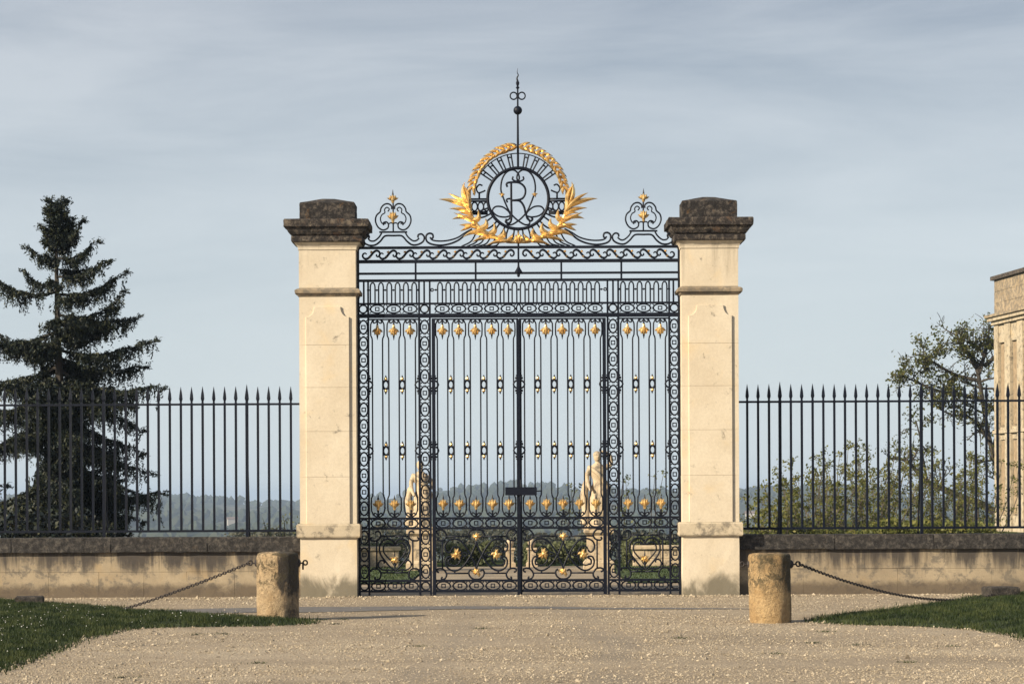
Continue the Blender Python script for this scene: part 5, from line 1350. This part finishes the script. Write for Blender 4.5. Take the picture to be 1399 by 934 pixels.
# ------------------------------------------------------------------ the mansion at the edge
XW = 21.16
mn = empty('mansion', (XW, 65, -0.03), 'pale stone mansion with parapet and tall recessed windows', 'building', rz=0.127)
def mb(name, x0, x1, y0, y1, z0, z1, mat, parent=mn):
    bm = bmesh.new(); box(bm, x0, x1, y0 - 65, y1 - 65, z0, z1); return build(name, bm, mat, parent)
mb('wall', 0.35, 9, 38, 65.0, -0.1, 10.6, M_house)
y1 = 65.0; i = 0; yy = 65.0
while yy > 39:
    pw = 0.5 if i == 0 else 0.7                      # pilaster, then window bay
    mb('pilaster', 0.0, 0.352, yy - pw, yy, 0.0, 9.05, M_house); yy -= pw
    wb = 0.85
    if yy - wb < 38: break
    mb('spandrel', 0.10, 0.351, yy - wb + 0.002, yy - 0.002, 4.0, 4.55, M_house); mb('apron', 0.10, 0.351, yy - wb + 0.002, yy - 0.002, 0.0, 0.7, M_house); mb('lintel', 0.06, 0.351, yy - wb + 0.002, yy - 0.002, 8.25, 9.05, M_house)
    for z0, z1 in ((0.72, 3.98), (4.57, 8.23)):
        wn = mb('window', 0.17, 0.34, yy - wb + 0.002, yy - 0.002, z0, z1, M_house_dark)
        for q in range(2):
            sh = mb('shutter', 0.13, 0.169, yy - wb + 0.05 + q * 0.38, yy - wb + 0.42 + q * 0.38, z0 + 0.06, z1 - 0.06, M_shutter, wn)
    yy -= wb; i += 1
mb('string_course', -0.06, 0.36, 38, 65.08, 4.28, 4.42, M_house)
for z0, z1, o_ in ((9.06, 9.22, 0.10), (9.222, 9.38, 0.24), (9.382, 9.50, 0.34)): mb('cornice', -o_, 0.5, 38, 65.0 + o_ * 0.9, z0, z1, M_house_dark if z0 > 9.3 else M_house)
bx_ = 65.0; k = 0
while bx_ > 39:                                        # parapet in courses of blocks
    for row in range(3):
        bm = rough_block(0.4, 1.19, 0.505, k + row * 5, 0.012, 0.012, 2); build('parapet_block', bm, M_house_dark, mn, (0.02, bx_ - 1.2 - 65 + (0 if row != 1 else 0.0), 9.502 + row * 0.508))
    bx_ -= 1.2; k += 1
mb('parapet_coping', -0.12, 0.6, 38, 65.12, 11.03, 11.2, M_cornice)
mb('roof', 0.5, 9, 38, 64.9, 10.6, 10.9, M_house_dark)

# ------------------------------------------------------------------ far woodland and houses
def ico_trees(n_, name, label, ymin, ymax, smin, smax, seed):
    rd = np.random.default_rng(seed); bm = bmesh.new(); bmesh.ops.create_icosphere(bm, subdivisions=1, radius=1.0); bm.verts.ensure_lookup_table()
    bv = np.array([v_.co[:] for v_ in bm.verts]); bf = np.array([[v_.index for v_ in f_.verts] for f_ in bm.faces]); bm.free()
    P = []; S = []
    while len(P) < n_:
        y = math.exp(rd.uniform(math.log(ymin), math.log(ymax))); u = rd.uniform(-0.26, 0.26); x = u * (y + D0)
        if fnoise((x, y * 0.45, 0), 0.010, 5.5) + rd.uniform(-.25, .25) < -0.02: continue
        P.append((x, y, terrain_z(x, y))); S.append(rd.uniform(smin, smax))
    P = np.array(P); S = np.array(S)
    V = bv[None] * (1 + rd.uniform(-0.28, 0.28, (n_, len(bv), 1))) * S[:, None, None] * np.array([1, 1, 1.0]) + P[:, None] + np.array([0, 0, 0.6]) * S[:, None, None]
    Fi = (bf[None] + (np.arange(n_) * len(bv))[:, None, None]).ravel()
    tag(place(name, np_mesh(name, V.reshape(-1, 3), Fi, 3, M_wood_far)), label, 'woodland', kind='stuff')
ico_trees(5200, 'far_woodland', 'hazy woodland covering the valley and hills', 500, 3000, 3.2, 6.5, 9)
for px, Y_, lb in ((368, 1500, 'tiny pale house in the valley, nearer the spruce-side pier'), (318, 1760, 'tiny pale house in the valley, nearer the dark spruce'), (1026, 1700, 'tiny pale house in the valley beyond the mansion-side railing')):
    x = CX + (px - 700) * (D0 + Y_) / F; zt_ = terrain_z(x, Y_)
    r_ = empty('far_house', (x, Y_, zt_), lb, 'house', 'far houses in the valley', random.uniform(-0.5, 0.5))
    bm = bmesh.new(); box(bm, -4, 4, -3, 3, -1, 5); build('wall', bm, M_render, r_)
    bm = bmesh.new(); vs = [bm.verts.new(q) for q in ((-4.4, -3.4, 5), (4.4, -3.4, 5), (4.4, 3.4, 5), (-4.4, 3.4, 5), (-4.4, 0, 6.8), (4.4, 0, 6.8))]
    for f_ in ((0, 1, 5, 4), (2, 3, 4, 5), (0, 4, 3), (1, 2, 5), (0, 3, 2, 1)): bm.faces.new([vs[q] for q in f_])
    build('roof', bm, M_rooftile, r_)

# ------------------------------------------------------------------ haze: one closed box of even air
bm = bmesh.new(); box(bm, -16500, 16500, -300, 9600, -110, 30)
hm = bpy.data.materials.new('haze'); hm.use_nodes = True; t = hm.node_tree; t.nodes.clear()
o_ = t.nodes.new('ShaderNodeOutputMaterial'); v_ = t.nodes.new('ShaderNodeVolumePrincipled')
v_.inputs['Color'].default_value = (0.60, 0.76, 1.0, 1); v_.inputs['Density'].default_value = 0.00021; v_.inputs['Anisotropy'].default_value = 0.1
t.links.new(v_.outputs[0], o_.inputs['Volume'])
hz = build('haze', bm, hm); tag(hz, 'thin blue haze filling the air over the valley', 'haze', kind='stuff')
